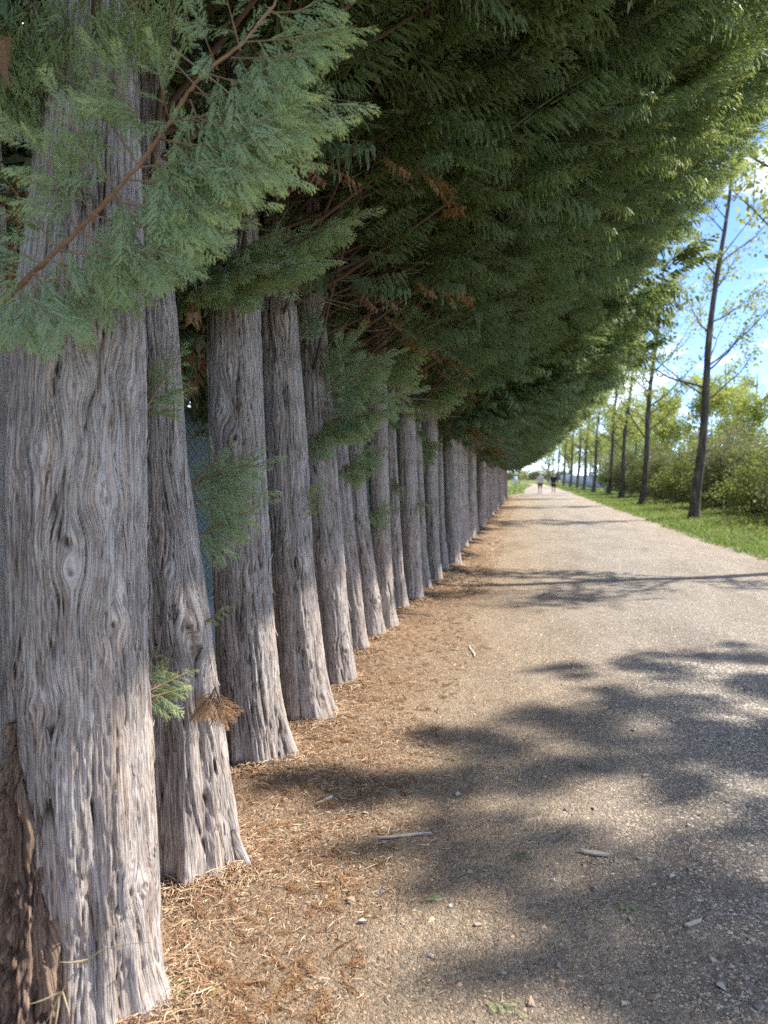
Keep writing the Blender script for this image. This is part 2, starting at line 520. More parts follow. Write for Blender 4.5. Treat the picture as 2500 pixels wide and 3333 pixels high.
def trunk_mesh(name, hs, cx, cy, rr, nth, amp, seed, knots=(), plate=0.014, mat='bark', lobes=0.085, flare=0.35, fl_h=0.16, groove=None, lump=0.0):
    """bark-ridged trunk: hs ascending heights, cx/cy/rr centre and radius at each height (relative to base)"""
    u = np.linspace(0, 2 * np.pi, nth + 1)
    U, H = np.meshgrid(u, hs)
    CX = cx[:, None]; CY = cy[:, None]; R = rr[:, None] * np.ones_like(U)
    ang = U + SEAM
    ca, sa = np.cos(ang), np.sin(ang)
    # flutes, root flare
    lob = lobes * 2 * (fbm(1.6 * ca + 7, 1.6 * sa + H * 0.55, seed + 1, 3) - 0.5) + lobes * 1.2 * (fbm(3.4 * ca + 3, 3.4 * sa + H * 0.9, seed + 2, 2) - 0.5)
    root = flare * np.exp(-np.maximum(H, 0) / fl_h) * (0.15 + 1.9 * vnoise(3.1 * ca + 20, 3.1 * sa + 20, seed + 3) ** 1.6)
    R = R * (1 + lob + root)
    if groove is not None:
        for (ga, gw, gd, h0, h1) in groove:
            da = np.angle(np.exp(1j * (ang - ga - 0.25 * np.sin(H * 2.2))))
            R = R * (1 - gd * np.exp(-(da / gw) ** 2) * sstep(h0, h0 + 0.3, H) * (1 - sstep(h1 - 0.4, h1, H)))
    rref = float(np.mean(rr[:max(3, len(rr) // 2)]))
    Sx = U * rref
    Sw = Sx.copy(); kb = np.zeros_like(Sx); kd = np.zeros_like(Sx)
    Hw = H.copy()
    for (ka, kh, kr) in knots:
        uk = (ka - SEAM) % (2 * np.pi)
        ds = Sx - uk * rref; dh = H - kh
        d2 = (ds / kr) ** 2 + (dh / (1.25 * kr)) ** 2
        d = np.sqrt(d2)
        Sw -= ds * 0.75 * np.exp(-d2 / 4.5)
        kb += kr * 0.34 * np.exp(-d2 / 1.6) + kr * 0.07 * np.cos(d * 9.0 + 2 * fbm(ds / kr, dh / kr, seed + 5, 2)) * np.exp(-d2 / 1.1) - kr * 0.30 * np.exp(-d2 / 0.08) + kr * 0.5 * (fbm(ds / kr * 1.7 + kh * 9, dh / kr * 1.3, seed + 15, 3) - 0.5) * np.exp(-d2 / 1.8)
        kd += np.exp(-d2 / 0.16)
    warp = 0.016 * (fbm(Sx * 6, H * 1.6, seed + 6, 3) - 0.5) + 0.006 * (fbm(Sx * 25, H * 7, seed + 7, 2) - 0.5)
    W = Sw + warp
    pl = 0.0145 / plate
    def crack(fx, fy, sd, wd):
        n_ = 0.68 * vnoise(W * fx * pl, H * fy, sd) + 0.32 * vnoise(W * fx * pl * 2.1, H * fy * 2.7, sd + 1)
        return sstep(0.0, wd, np.abs(n_ - 0.5)), n_
    c1, n1 = crack(34, 1.5, seed + 50, 0.05)
    c2, n2 = crack(62, 3.4, seed + 60, 0.07)
    c3, n3 = crack(120, 8.0, seed + 70, 0.12)
    f1, f2, cid, oy = voronoi(W / (plate * 1.25), H / 0.24 + 3.0 * vnoise(np.floor(W / plate * 0.5), H * 0, seed + 8), seed + 10)
    cr1 = sstep(0.0, 0.13, f2 - f1)
    cid2 = n1
    fray = vnoise(W / (plate * 0.45), H * 45, seed + 40)
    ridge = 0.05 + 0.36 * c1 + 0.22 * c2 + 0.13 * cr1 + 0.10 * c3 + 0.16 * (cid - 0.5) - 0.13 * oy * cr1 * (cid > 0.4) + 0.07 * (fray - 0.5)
    seamf = sstep(0.0, 0.12, np.minimum(U, 2 * np.pi - U))
    disp = 1.6 * amp * (ridge - 0.62) * seamf + kb * seamf
    if lump:
        l1 = fbm(2.6 * ca + H * 3.5, 2.6 * sa - H * 9.0, seed + 81, 4); l2 = fbm(7 * ca + H * 8, 7 * sa + H * 24, seed + 82, 3)
        cv = sstep(0.0, 0.09, np.abs(l1 - 0.5))
        disp = disp + lump * (1.6 * (l1 - 0.5) + 0.7 * (l2 - 0.5) + 0.35 * (cv - 1))
        ridge = np.clip(0.25 + 0.5 * ridge * cv + 0.35 * (l2 - 0.4), 0, 1)
    RR = R + disp
    X = CX + RR * ca; Y = CY + RR * sa
    V = np.stack([X, Y, H + 0 * X], -1).reshape(-1, 3)
    uv = np.stack([Sw + warp, H], -1).reshape(-1, 2)
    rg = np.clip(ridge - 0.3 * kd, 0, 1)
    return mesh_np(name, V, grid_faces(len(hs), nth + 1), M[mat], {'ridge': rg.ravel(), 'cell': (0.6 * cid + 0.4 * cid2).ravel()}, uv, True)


TREES = {}


def spec_tree(key, base_uv, rows, nth, dh, hd, amp, seed, knots16=(), plate=0.014, dist=None, **kw):
    """hedge tree measured on the photo: rows = (v, left, right) in photo pixels"""
    g = ground(*base_uv)
    if dist is not None:
        g = np.array(dist + (0.0,))
    r0 = (rows[0][2] - rows[0][1]) / 2 / FPX * depth_of(g)
    out = np.array([g[0], g[1], 0]); out = out / np.linalg.norm(out)
    base = g + out * r0 * 0.75; base[2] = 0
    dep = depth_of([base[0], base[1], CAM_H])
    hh, cx, cy, rad = [], [], [], []
    perp = np.array([out[1], -out[0], 0])       # horizontal, across the view
    for (v, lft, rgt) in rows:
        u = (lft + rgt) / 2
        d = ray(u, v)
        # intersect with the vertical plane through the base that faces the camera
        k = np.dot(base - CAM, out) / np.dot(d, out)
        p = CAM + d * k
        hh.append(p[2]); off = np.dot(p - base, perp)
        cx.append(perp[0] * off); cy.append(perp[1] * off)
        rad.append((rgt - lft) / 2 / FPX * np.dot(d * k, FWD))
    o = np.argsort(hh); hh, cx, cy, rad = (np.array(q)[o] for q in (hh, cx, cy, rad))
    top = 10.5
    hs = np.concatenate([np.arange(-0.06, hd, dh), np.arange(hd, hd + 1.2, 0.05), np.arange(hd + 1.2, top, 0.4)])
    def ext(a):
        slope = (a[-1] - a[0]) / max(0.3, hh[-1] - hh[0]) * 0.25
        b = np.interp(hs, hh, a)
        up = hs > hh[-1]
        b[up] = a[-1] + slope * (hs[up] - hh[-1])
        return b
    CXs, CYs = ext(cx), ext(cy)
    CXs -= 0; RRs = np.interp(hs, hh, rad)
    up = hs > hh[-1]
    RRs[up] = rad[-1] + (0.02 - rad[-1]) * (hs[up] - hh[-1]) / (top - hh[-1])
    ker = np.ones(9) / 9
    sm = lambda a: np.convolve(np.pad(a, 4, mode='edge'), ker, 'valid')
    CXs, CYs, RRs = sm(CXs), sm(CYs), sm(RRs)
    knots = []
    for (ku, kv, kr) in knots16:
        d = ray(ku * S, kv * S)
        k = np.dot(base - CAM, out) / np.dot(d, out)
        p = CAM + d * k
        c0 = np.array([np.interp(p[2], hs, CXs), np.interp(p[2], hs, CYs)]) + base[:2]
        R = np.interp(p[2], hs, RRs)
        off = np.clip(np.dot(p[:2] - c0, perp[:2]) / R, -0.97, 0.97)
        pt = perp[:2] * off - out[:2] * math.sqrt(1 - off * off)
        knots.append((math.atan2(pt[1], pt[0]), p[2], kr))
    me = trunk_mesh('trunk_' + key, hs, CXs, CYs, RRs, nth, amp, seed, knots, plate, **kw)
    TREES[key] = dict(base=base, mesh=me, hs=hs, cx=CXs, cy=CYs, rr=RRs, depth=dep)
    return TREES[key]


def trunk_surface(key, h, u16):
    """point on the trunk's camera side at height h under photo column u16"""
    T = TREES[key]
    c = np.array([np.interp(h, T['hs'], T['cx']) + T['base'][0], np.interp(h, T['hs'], T['cy']) + T['base'][1], h])
    return c


spec_tree('t1', (300, 3345), [(3333, 105, 505), (3000, 95, 494), (2700, 68, 486), (2350, 60, 468), (1960, 56, 458), (1500, 56, 452), (1050, 78, 450), (600, 130, 440), (100, 180, 425)],
          290, 0.0066, 2.6, 0.0150, 101,
          [(160, 850, 0.020), (215, 888, 0.019), (275, 852, 0.017), (98, 975, 0.024), (222, 1078, 0.026), (148, 1160, 0.028), (155, 1222, 0.02), (237, 1325, 0.021), (235, 1420, 0.015),
           (222, 735, 0.035), (295, 1865, 0.026), (90, 1495, 0.025), (250, 1260, 0.012)], plate=0.0145, flare=0.30, fl_h=0.13, lobes=0.055,
          groove=[(math.radians(-62), 0.16, 0.10, -0.1, 0.75), (math.radians(-105), 0.13, 0.08, -0.1, 0.6)])
spec_tree('t2', (640, 2862), [(2862, 500, 765), (2700, 490, 760), (2500, 480, 735), (2250, 468, 700), (1960, 452, 665), (1500, 440, 600), (1050, 442, 570), (800, 448, 545)],
          180, 0.0088, 2.6, 0.0130, 202,
          [(355, 700, 0.035), (350, 1145, 0.035), (385, 985, 0.024), (365, 1225, 0.022), (405, 1340, 0.04), (425, 1385, 0.032), (375, 870, 0.018), (455, 1520, 0.025)], plate=0.015, flare=0.34, lobes=0.08,
          groove=[(math.radians(-48), 0.15, 0.16, -0.1, 1.1), (math.radians(-95), 0.2, 0.08, 0.2, 1.5)])
spec_tree('t3', (850, 2500), [(2500, 755, 940), (2400, 738, 928), (2250, 718, 908), (1960, 705, 885), (1500, 690, 862), (1100, 680, 848), (900, 676, 842), (660, 690, 835), (350, 700, 822)],
          180, 0.0095, 2.9, 0.0125, 303,
          [(480, 890, 0.04), (510, 950, 0.04), (495, 805, 0.028), (520, 660, 0.024), (545, 1328, 0.018), (490, 1395, 0.02), (500, 1090, 0.028), (475, 1640, 0.03)], plate=0.0145, flare=0.30)
spec_tree('t4', (1005, 2358), [(2358, 930, 1075), (2250, 915, 1062), (2100, 900, 1046), (1800, 880, 1014), (1500, 868, 1000), (1200, 858, 978), (900, 850, 955), (700, 858, 940), (400, 866, 925)],
          150, 0.011, 3.1, 0.0120, 404,
          [(615, 690, 0.045), (620, 1165, 0.02), (640, 1210, 0.035), (600, 900, 0.03), (655, 1100, 0.03)], plate=0.0145, flare=0.32)
spec_tree('t5', (1110, 2238), [(2238, 1058, 1160), (2100, 1040, 1143), (1900, 1018, 1125), (1700, 1005, 1110), (1400, 982, 1085), (1100, 972, 1062), (850, 960, 1045)],
          130, 0.013, 3.3, 0.0115, 505, [(702, 1205, 0.03), (725, 1280, 0.03), (745, 1400, 0.03)], flare=0.30)
spec_tree('t6', (1160, 2127), [(2127, 1118, 1195), (1880, 1098, 1172), (1700, 1076, 1152), (1500, 1064, 1136), (1300, 1058, 1124)], 100, 0.016, 3.0, 0.011, 606, flare=0.25)
spec_tree('t7', (1215, 2085), [(2085, 1180, 1250), (1900, 1152, 1228), (1700, 1132, 1200), (1500, 1124, 1182), (1350, 1126, 1174)], 100, 0.016, 3.0, 0.011, 707, [(815, 1290, 0.05)], flare=0.3)
spec_tree('t8', (1255, 2058), [(2058, 1222, 1288), (1950, 1214, 1282), (1800, 1212, 1273), (1600, 1202, 1266), (1400, 1200, 1262), (1200, 1203, 1260)], 100, 0.016, 3.2, 0.011, 808, [(825, 1290, 0.05)], flare=0.3)
spec_tree('t9', (1305, 1990), [(1990, 1278, 1330), (1850, 1266, 1313), (1650, 1258, 1302), (1400, 1250, 1287)], 80, 0.02, 3.0, 0.010, 909, flare=0.25)
spec_tree('t10', (1346, 1962), [(1962, 1318, 1374), (1880, 1312, 1373), (1700, 1305, 1363), (1560, 1300, 1357), (1380, 1294, 1350)], 90, 0.02, 3.0, 0.011, 110, flare=0.25)
spec_tree('t11', (1385, 1922), [(1922, 1366, 1404), (1790, 1356, 1390), (1560, 1348, 1378), (1380, 1343, 1371)], 70, 0.022, 3.0, 0.010, 111, flare=0.25)
spec_tree('t12', (1420, 1893), [(1893, 1400, 1440), (1750, 1387, 1428), (1560, 1380, 1425), (1380, 1376, 1424)], 70, 0.022, 3.0, 0.011, 112, flare=0.25)
spec_tree('t13', (1445, 1856), [(1856, 1428, 1461), (1700, 1420, 1447), (1450, 1416, 1440)], 60, 0.025, 3.0, 0.010, 113, flare=0.25)
spec_tree('t14', (1477, 1838), [(1838, 1456, 1498), (1600, 1446, 1488), (1420, 1439, 1479)], 60, 0.025, 3.0, 0.011, 114, flare=0.22)


# ------------------------------------------------------------------ cypress foliage
def make_spray(n_side, n_sub, seed, wid=1.0, width=0.42, droop=0.22, ang=(27, 43), subk=1.0):
    """flat feathery spray: unit length along +Y, spread in X, droop in -Z. returns verts, tris, tip"""
    rg = np.random.default_rng(seed)
    V, F, T = [], [], []

    def blade(p, d, ln, w, tp):
        d = d / np.linalg.norm(d)
        nrm = np.array([rg.normal(0, .45), rg.normal(0, .45), 1.0]); s = np.cross(d, nrm); s /= np.linalg.norm(s)
        b = len(V)
        q = p + d * ln
        V.extend([p - s * w * 0.5 + d * ln * 0.25, p + s * w * 0.5 + d * ln * 0.3, q])
        T.extend([tp * 0.8, tp * 0.8, min(1, tp + 0.15)])
        F.append((b, b + 1, b + 2))

    bend = rg.normal(0, 0.06)
    def rach(y): return np.array([bend * y * y, y, -0.16 * y * y])
    # rachis
    ys = np.linspace(0, 1, 4)
    for a, c in zip(ys[:-1], ys[1:]):
        p, q = rach(a), rach(c); b = len(V)
        w = 0.010 * wid * (1.1 - a)
        V.extend([p - [w, 0, 0], p + [w, 0, 0], q]); T.extend([a * .5, a * .5, c * .6]); F.append((b, b + 1, b + 2))
    for i in range(n_side):
        for sd in (-1, 1):
            y = (i + 0.25 + 0.5 * rg.random() + (0.25 if sd > 0 else 0)) / (n_side + 0.4)
            ln = width * (0.35 + 1.1 * y) * (1 - y) ** 0.75 * 1.35 * rg.uniform(.75, 1.15) + 0.05
            p = rach(y)
            a = math.radians(rg.uniform(*ang))
            d = np.array([sd * math.sin(a), math.cos(a) , -droop + rg.normal(0, .12)])
            blade(p, d, ln, 0.026 * wid, y * 0.75)
            for k in range(n_sub):
                f = (k + 0.7) / (n_sub + 0.6)
                q = p + d / np.linalg.norm(d) * ln * f
                s2 = 1 if k % 2 else -1
                a2 = a + s2 * math.radians(rg.uniform(17, 31))
                d2 = np.array([sd * math.sin(a2), math.cos(a2), -droop * 1.7 + 0.05 + rg.normal(0, .2)])
                blade(q, d2, (ln * (0.42 - 0.24 * f) + 0.02) * subk, 0.019 * wid, y * 0.75 + 0.25 * f)
    return np.array(V), np.array(F), np.clip(np.array(T), 0, 1)


SPRAY_HI = [make_spray(12, 4, 10 + i, 1.55, 0.50, 0.25 + 0.12 * i, (24, 36), 0.72) for i in range(5)]
SPRAY_MID = [make_spray(9, 4, 30 + i, 1.9) for i in range(3)] + [make_spray(11, 4, 40 + i, 1.8, 0.50, 1.0 + 0.25 * i) for i in range(4)]
SPRAY_LOW = [make_spray(6, 1, 50 + i, 4.2) for i in range(2)] + [make_spray(8, 1, 55 + i, 3.6, 0.50, 1.0 + 0.3 * i) for i in range(4)]


class Sprays:
    def __init__(self): self.a = []

    def put(self, pos, d, up, size, tint, tipmul=1.0):
        self.a.append((np.atleast_2d(pos), np.atleast_2d(d), np.atleast_2d(up), np.atleast_1d(size), np.atleast_1d(tint), np.broadcast_to(tipmul, (len(np.atleast_2d(pos)),))))

    def into(self, geo, lib, mat=0, rg=RNG):
        if not self.a: return
        pos, d, up, size, tint, tm = (np.concatenate([x[i] for x in self.a]) for i in range(6))
        d = norm(d); sx = norm(np.cross(d, up)); nz = np.cross(sx, d)
        pick = rg.integers(0, len(lib), len(pos))
        for vi, (v, f, tp) in enumerate(lib):
            ii = np.nonzero(pick == vi)[0]
            if not len(ii): continue
            w = (v[None, :, 0, None] * sx[ii][:, None] + v[None, :, 1, None] * d[ii][:, None] + v[None, :, 2, None] * nz[ii][:, None]) * size[ii][:, None, None] + pos[ii][:, None]
            ff = (f[None] + (np.arange(len(ii)) * len(v))[:, None, None]).reshape(-1, 3)
            geo.add(w.reshape(-1, 3), ff, np.repeat(tint[ii], len(v)), (tp[None] * tm[ii][:, None]).ravel(), mat)


def branch_pts(p0, az, reach, e0, e1, n=9, rg=RNG):
    """ascending limb: horizontal reach, start and end slopes"""
    t = np.linspace(0, 1, n)
    slope = e0 + (e1 - e0) * t
    z = np.concatenate([[0], np.cumsum((slope[1:] + slope[:-1]) / 2 * np.diff(t))]) * reach
    w = np.cumsum(rg.normal(0, 0.035, n)) * reach * 0.25; w -= w[0]
    ca, sa = math.cos(az), math.sin(az)
    x = t * reach * ca - w * sa; y = t * reach * sa + w * ca
    return np.stack([x, y, z], -1) + np.asarray(p0)


def crown_mesh(name, seed, lib, trunk_xy, n_low=11, n_mid=16, n_up=34, n_back=34, dens=1.0, size=0.34, low_h=2.15, slope=(0.46, 0.85), bare=0.30, lib_up=None, reach_k=1.0, mat='leaf'):
    """foliage of one tree in tree space (path on +x). limbs as second material"""
    rg = np.random.default_rng(seed)
    geo = Geo(); sp = Sprays(); spu = Sprays(); spd = Sprays()

    def limb(h0, az, reach, e0, e1, nsp, S_, size, bare, r0):
        c = trunk_xy(h0)
        pts = branch_pts((c[0], c[1], h0), az, reach, e0, e1, 9, rg)
        v, f = tube(pts, np.linspace(r0, r0 * 0.18, 9), 5)
        geo.add(v, f, 0.5, 0, 1)
        n = max(4, int(nsp))
        t = bare + (1 - bare) * rg.random(n) ** 0.75
        t[:max(3, n // 8)] = 1.0 - 0.10 * rg.random(max(3, n // 8))
        k = t * 8; i = np.minimum(k.astype(int), 7); fr = (k - i)[:, None]
        p = pts[i] * (1 - fr) + pts[i + 1] * fr
        bd = norm(pts[i + 1] - pts[i])
        side = norm(np.cross(bd, [0, 0, 1.0]))
        sd = rg.choice([-1.0, 1.0], n)[:, None]
        spread = (0.14 + 0.42 * np.sin(np.clip((t - bare) / (1 - bare), 0, 1) * np.pi) ** 0.7)[:, None] * min(1.0, reach / 2.0)
        p = p + side * sd * spread * rg.random((n, 1)) + np.array([0, 0, 1.0]) * (rg.normal(-0.02, 0.035, (n, 1)) - 0.06 * rg.random((n, 1)))
        d = bd * rg.uniform(0.6, 1.0, (n, 1)) + side * sd * rg.uniform(0.05, 0.75, (n, 1)) + np.array([0, 0, -1.0]) * rg.uniform(0.0, 0.65, (n, 1)) * (t[:, None] < 0.93)
        up = np.array([0, 0, 1.0]) + rg.normal(0, 0.22, (n, 3)) + bd * 0.15
        if rg.random() < 0.35:                                   # a few dead brown sprays near the stem
            q_ = np.argsort(t)[:rg.integers(1, 5)]
            spd.put(p[q_] - [0, 0, .05], d[q_] - [0, 0, .5], up[q_], size * 0.7 * np.ones(len(q_)), rg.random(len(q_)), 0.3)
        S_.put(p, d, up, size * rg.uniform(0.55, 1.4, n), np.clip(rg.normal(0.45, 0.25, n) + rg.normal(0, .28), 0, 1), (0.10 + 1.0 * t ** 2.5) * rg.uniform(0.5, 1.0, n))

    for i in range(n_low):                                     # skirts over the path
        h0 = low_h + 0.95 * (i + rg.random()) / n_low
        az = math.radians(rg.uniform(-62, 62))
        limb(h0, az, reach_k * rg.uniform(2.1, 3.2) * (0.75 + 0.25 * math.cos(az)), slope[0] + rg.normal(0, .07), slope[1] + rg.normal(0, .12), 86 * dens, sp, size, bare, 0.012)
    for i in range(n_mid):
        h0 = low_h + 0.9 + 2.3 * (i + rg.random()) / n_mid
        az = math.radians(rg.uniform(-75, 75))
        limb(h0, az, reach_k * rg.uniform(1.9, 2.95), slope[0] + 0.12 + rg.normal(0, .08), slope[1] + .15, 66 * dens, sp, size, 0.30, 0.013)
    lu = spu if lib_up is not None else sp
    for i in range(n_up):
        h0 = low_h + 3.0 + 6.0 * (i + rg.random()) / n_up
        az = math.radians(rg.uniform(-115, 115))
        k = 1 - (i / n_up) * 0.8
        limb(h0, az, rg.uniform(1.6, 2.4) * k + 0.25, 0.7, 1.1, 20, lu, size * 1.7, 0.35, 0.014)
    for i in range(n_back):                                    # field side
        h0 = low_h - 0.15 + 6.5 * ((i + rg.random()) / n_back) ** 1.5
        az = math.radians(rg.uniform(115, 245))
        limb(h0, az, rg.uniform(0.9, 1.8), 0.12, 0.6, 26, lu, size * 1.45, 0.15, 0.012)
    # bare inner twigs
    for i in range(26):
        h0 = low_h + 2.4 * rg.random(); az = math.radians(rg.uniform(-100, 100)); c = trunk_xy(h0)
        p0 = np.array([c[0], c[1], h0]); L = rg.uniform(.3, .9)
        q = p0 + L * np.array([math.cos(az), math.sin(az), rg.uniform(-.3, .6)])
        v, f = tube(curve3(p0, q, rg.uniform(-.05, .1), 5, 0.03), np.linspace(.006, .002, 5), 3)
        geo.add(v, f, 0.5, 0, 2)
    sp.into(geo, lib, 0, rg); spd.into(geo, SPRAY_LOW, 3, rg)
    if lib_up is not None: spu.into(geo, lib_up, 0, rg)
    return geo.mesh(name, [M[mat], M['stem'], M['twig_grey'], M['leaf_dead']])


def trunk_axis(key):
    T = TREES[key]
    return lambda h: (np.interp(h, T['hs'], T['cx']), np.interp(h, T['hs'], T['cy']))


zero_axis = lambda h: (0.0, 0.0)

LABELS = {
    't1': 'thick grey cypress with knotted fibrous bark and a gnarled burl against its foot',
    't2': 'leaning cypress with twisted knotty trunk right beside the thick burled cypress',
    't3': 'straight cypress past the chain-link gap, with burled knots halfway up its trunk',
    't4': 'smooth-edged cypress directly after the straight trunk with burled knots',
    't5': 'grey cypress with a long green spray growing across its trunk',
    't6': 'slim cypress squeezed beside the one crossed by a long green spray',
    't7': 'slender cypress with swollen rough base touching the reddish straight trunk beside it',
    't8': 'straight reddish cypress with shredded bark at its sunlit foot',
    't9': 'thin cypress between the shredded-foot cypress and a stouter trunk',
    't10': 'stout cypress with a dangling dead twig along its trunk',
    't11': 'narrow cypress pressed behind the stout one with a dangling twig',
    't12': 'dark-stained cypress with a drooping sprig high on its trunk',
    't13': 'narrow pale cypress tucked right after the dark-stained trunk',
    't14': 'broad lichen-speckled cypress after the narrow pale trunk',
}
ROW_GROUP = 'cypresses in the hedge row'
ROOT = {}
near_crowns = []
axis_pool = ['t1', 't2', 't3', 't4', 't5', 't8']
for i, key in enumerate(('t3', 't5', 't8')):
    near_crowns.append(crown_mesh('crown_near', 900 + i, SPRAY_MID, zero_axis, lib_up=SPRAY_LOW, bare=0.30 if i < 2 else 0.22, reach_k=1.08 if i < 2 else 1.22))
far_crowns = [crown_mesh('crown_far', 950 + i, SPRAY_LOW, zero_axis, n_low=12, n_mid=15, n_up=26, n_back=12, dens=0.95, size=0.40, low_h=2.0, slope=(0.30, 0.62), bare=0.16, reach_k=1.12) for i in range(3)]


def place_tree(key, trunk_me, base, crown_me, mirror, label, crown_off=(0, 0), rot=0.0, sc=1.0, hoff=0.0):
    t = thing('cypress_tree', base, label, 'tree', ROW_GROUP)
    tr = add('trunk', trunk_me, t)
    cr = add('crown', crown_me, t, (crown_off[0], crown_off[1], hoff))
    cr.scale = (sc, sc * (-1 if mirror else 1), sc)
    cr.rotation_euler = (0, 0, rot)
    ROOT[key] = t
    return t


for i, key in enumerate(['t%d' % k for k in range(1, 15)]):
    T = TREES[key]
    cme = near_crowns[i % 2 if i < 5 else 2] if i < 11 else far_crowns[i % 3]
    h = 2.6
    off = (np.interp(h, T['hs'], T['cx']), np.interp(h, T['hs'], T['cy']))
    place_tree(key, T['mesh'], T['base'], cme, i % 2 == 1, LABELS[key], off, RNG.uniform(-.12, .12), RNG.uniform(.95, 1.05), RNG.uniform(0, .15) + (0.28 if i < 3 else 0.0))

# the rest of the row: shared trunks
far_trunks = []
for i in range(4):
    hs = np.concatenate([np.arange(-0.06, 3.0, 0.04), np.arange(3.0, 10.4, 0.5)])
    r0 = (0.15, 0.13, 0.17, 0.14)[i]
    lean = RNG.normal(0, 0.02, 2)
    rr = np.interp(hs, [0, 2.8, 10.4], [r0 * 1.05, r0 * 0.82, 0.02])
    far_trunks.append(trunk_mesh('trunk_far', hs, lean[0] * hs + 0.03 * np.sin(hs * 1.3 + i), lean[1] * hs, rr, 44, 0.013, 1200 + i * 31, (), 0.02, flare=0.22))
FAR_LABEL = 'grey cypress trunk in the far receding stretch of the hedge row'
ys_far = [TREES['t14']['base'][1] + 0.95]
while ys_far[-1] < 51.0:
    ys_far.append(ys_far[-1] + RNG.uniform(0.8, 1.15))
for i, y in enumerate(ys_far):
    x = -1.34 + RNG.normal(0, 0.06)
    place_tree('f%d' % i, far_trunks[i % 4], (x, y, 0), far_crowns[(i * 2 + 1) % 3], i % 2 == 0, FAR_LABEL, (0, 0), RNG.uniform(-.2, .2), RNG.uniform(.92, 1.1), RNG.uniform(-.1, .12))
# the row goes on beside and behind the photographer
for i, (x, y) in enumerate([(-1.70, 1.90)]):
    lab = 'partly hidden cypress behind the burl of the thick trunk, near the fence' if i == 0 else 'cypress of the row standing before the thick burled one'
    place_tree('n%d' % i, far_trunks[(i + 1) % 4], (x, y, 0), near_crowns[(i + 1) % 3], i % 2 == 0, lab, (0, 0), RNG.uniform(-.1, .1), 1.0, 0.1 + (0.5 if i == 0 else 1.5))


# ------------------------------------------------------------------ single branches and sprigs that show one by one
def shoot(geo, sp, p0, p1, size=0.12, sag=0.0, r=0.004, step=0.028, tint=0.5, facing=None, stem_mat=1, tipk=1.0, rg=RNG, spread=1.0, gap=0.0):
    """one leafy shoot from p0 to p1: thin stem, sprays alternating on both sides, terminal spray"""
    p0 = np.asarray(p0, float); p1 = np.asarray(p1, float)
    n = 8
    pts = curve3(p0, p1, sag, n)
    v, f = tube(pts, np.linspace(r, r * 0.3, n), 4)
    geo.add(v, f, 0.5, 0, stem_mat)
    L = np.linalg.norm(p1 - p0)
    k = max(4, int(L / step))
    view = norm(CAM - (p0 + p1) / 2)
    up = norm(view * 0.8 + np.array([0, 0, 0.7])) if facing is None else norm(facing)
    t = np.linspace(0.10, 0.97, k)
    q = t * (n - 1); i = np.minimum(q.astype(int), n - 2); fr = (q - i)[:, None]
    p = pts[i] * (1 - fr) + pts[i + 1] * fr
    d = norm(pts[i + 1] - pts[i])
    side = norm(np.cross(d, up)) * np.where(np.arange(k) % 2 == 0, 1.0, -1.0)[:, None]
    ang = rg.uniform(0.40, 0.85, (k, 1)) * spread
    dd = d + side * ang + np.array([0, 0, -1.0]) * rg.uniform(0.0, 0.55, (k, 1)) + rg.normal(0, 0.12, (k, 3))
    sz = size * (0.62 + 0.65 * np.sin(np.clip(t * 0.75 + 0.20, 0, 1) * np.pi)) * (1.15 - 0.55 * t) * rg.uniform(0.8, 1.2, k)
    sp.put(p, dd, up[None] + rg.normal(0, 0.35, (k, 3)), sz, np.clip(rg.normal(tint, 0.2, k), 0, 1), tipk * (0.35 + 0.65 * t))
    sp.put(pts[-1], d[-1], up + rg.normal(0, .2, 3), size * 0.75, np.clip(tint + .1, 0, 1), 1.1 * tipk)


def sprig_obj(name, shoots, parent, mats, lib=SPRAY_HI, **kw):
    """shoots: list of (p0, p1, options); becomes one mesh in the parent's space"""
    geo, sp = Geo(), Sprays()
    for s in shoots:
        o = dict(kw); o.update(s[2] if len(s) > 2 else {})
        shoot(geo, sp, s[0], s[1], **o)
    sp.into(geo, lib, 0)
    off = np.array(parent.location) if parent is not None else np.zeros(3)
    geo.v = [v - off for v in geo.v]
    return add(name, geo.mesh(name, mats), parent)


NEAR = [M['leaf_near_lit'], M['stem_orange']]

# the big leafy bough in front of the thick trunk: grows from the tree before it
DN = 1.62
stem16 = [(-160, 800, 1.72), (-40, 690, 1.70), (40, 620, 1.68), (90, 570, 1.66), (200, 470, 1.64), (300, 362, 1.62), (372, 265, 1.60), (410, 208, 1.59), (450, 163, 1.58), (520, 108, 1.57), (585, 25, 1.56), (620, -60, 1.55)]
bough_tree = ROOT['n0']
stem_pts = np.array([p16(*q) for q in stem16])
n0b = np.array(bough_tree.location)
stem_pts[2:, :] += np.cumsum(RNG.normal(0, 0.0045, stem_pts[2:].shape), 0) * 0.6
stem_pts = np.vstack([[n0b + np.array([0.02, 0.0, 1.42])], stem_pts])
kk = np.linspace(0, len(stem_pts) - 1, 60); sp_ = np.stack([np.interp(kk, np.arange(len(stem_pts)), stem_pts[:, q]) for q in range(3)], -1) + RNG.normal(0, 0.0011, (60, 3))
v, f = tube(sp_, np.linspace(0.0078, 0.0022, 60) * RNG.uniform(.82, 1.22, 60), 9)
g = Geo(); g.add(v - n0b, f)
bough = add('branch', g.mesh('bough_stem', [M['stem_orange']], True), bough_tree)
bough['label'] = 'orange-brown bough with blue-green sprays hanging across the thick trunk'
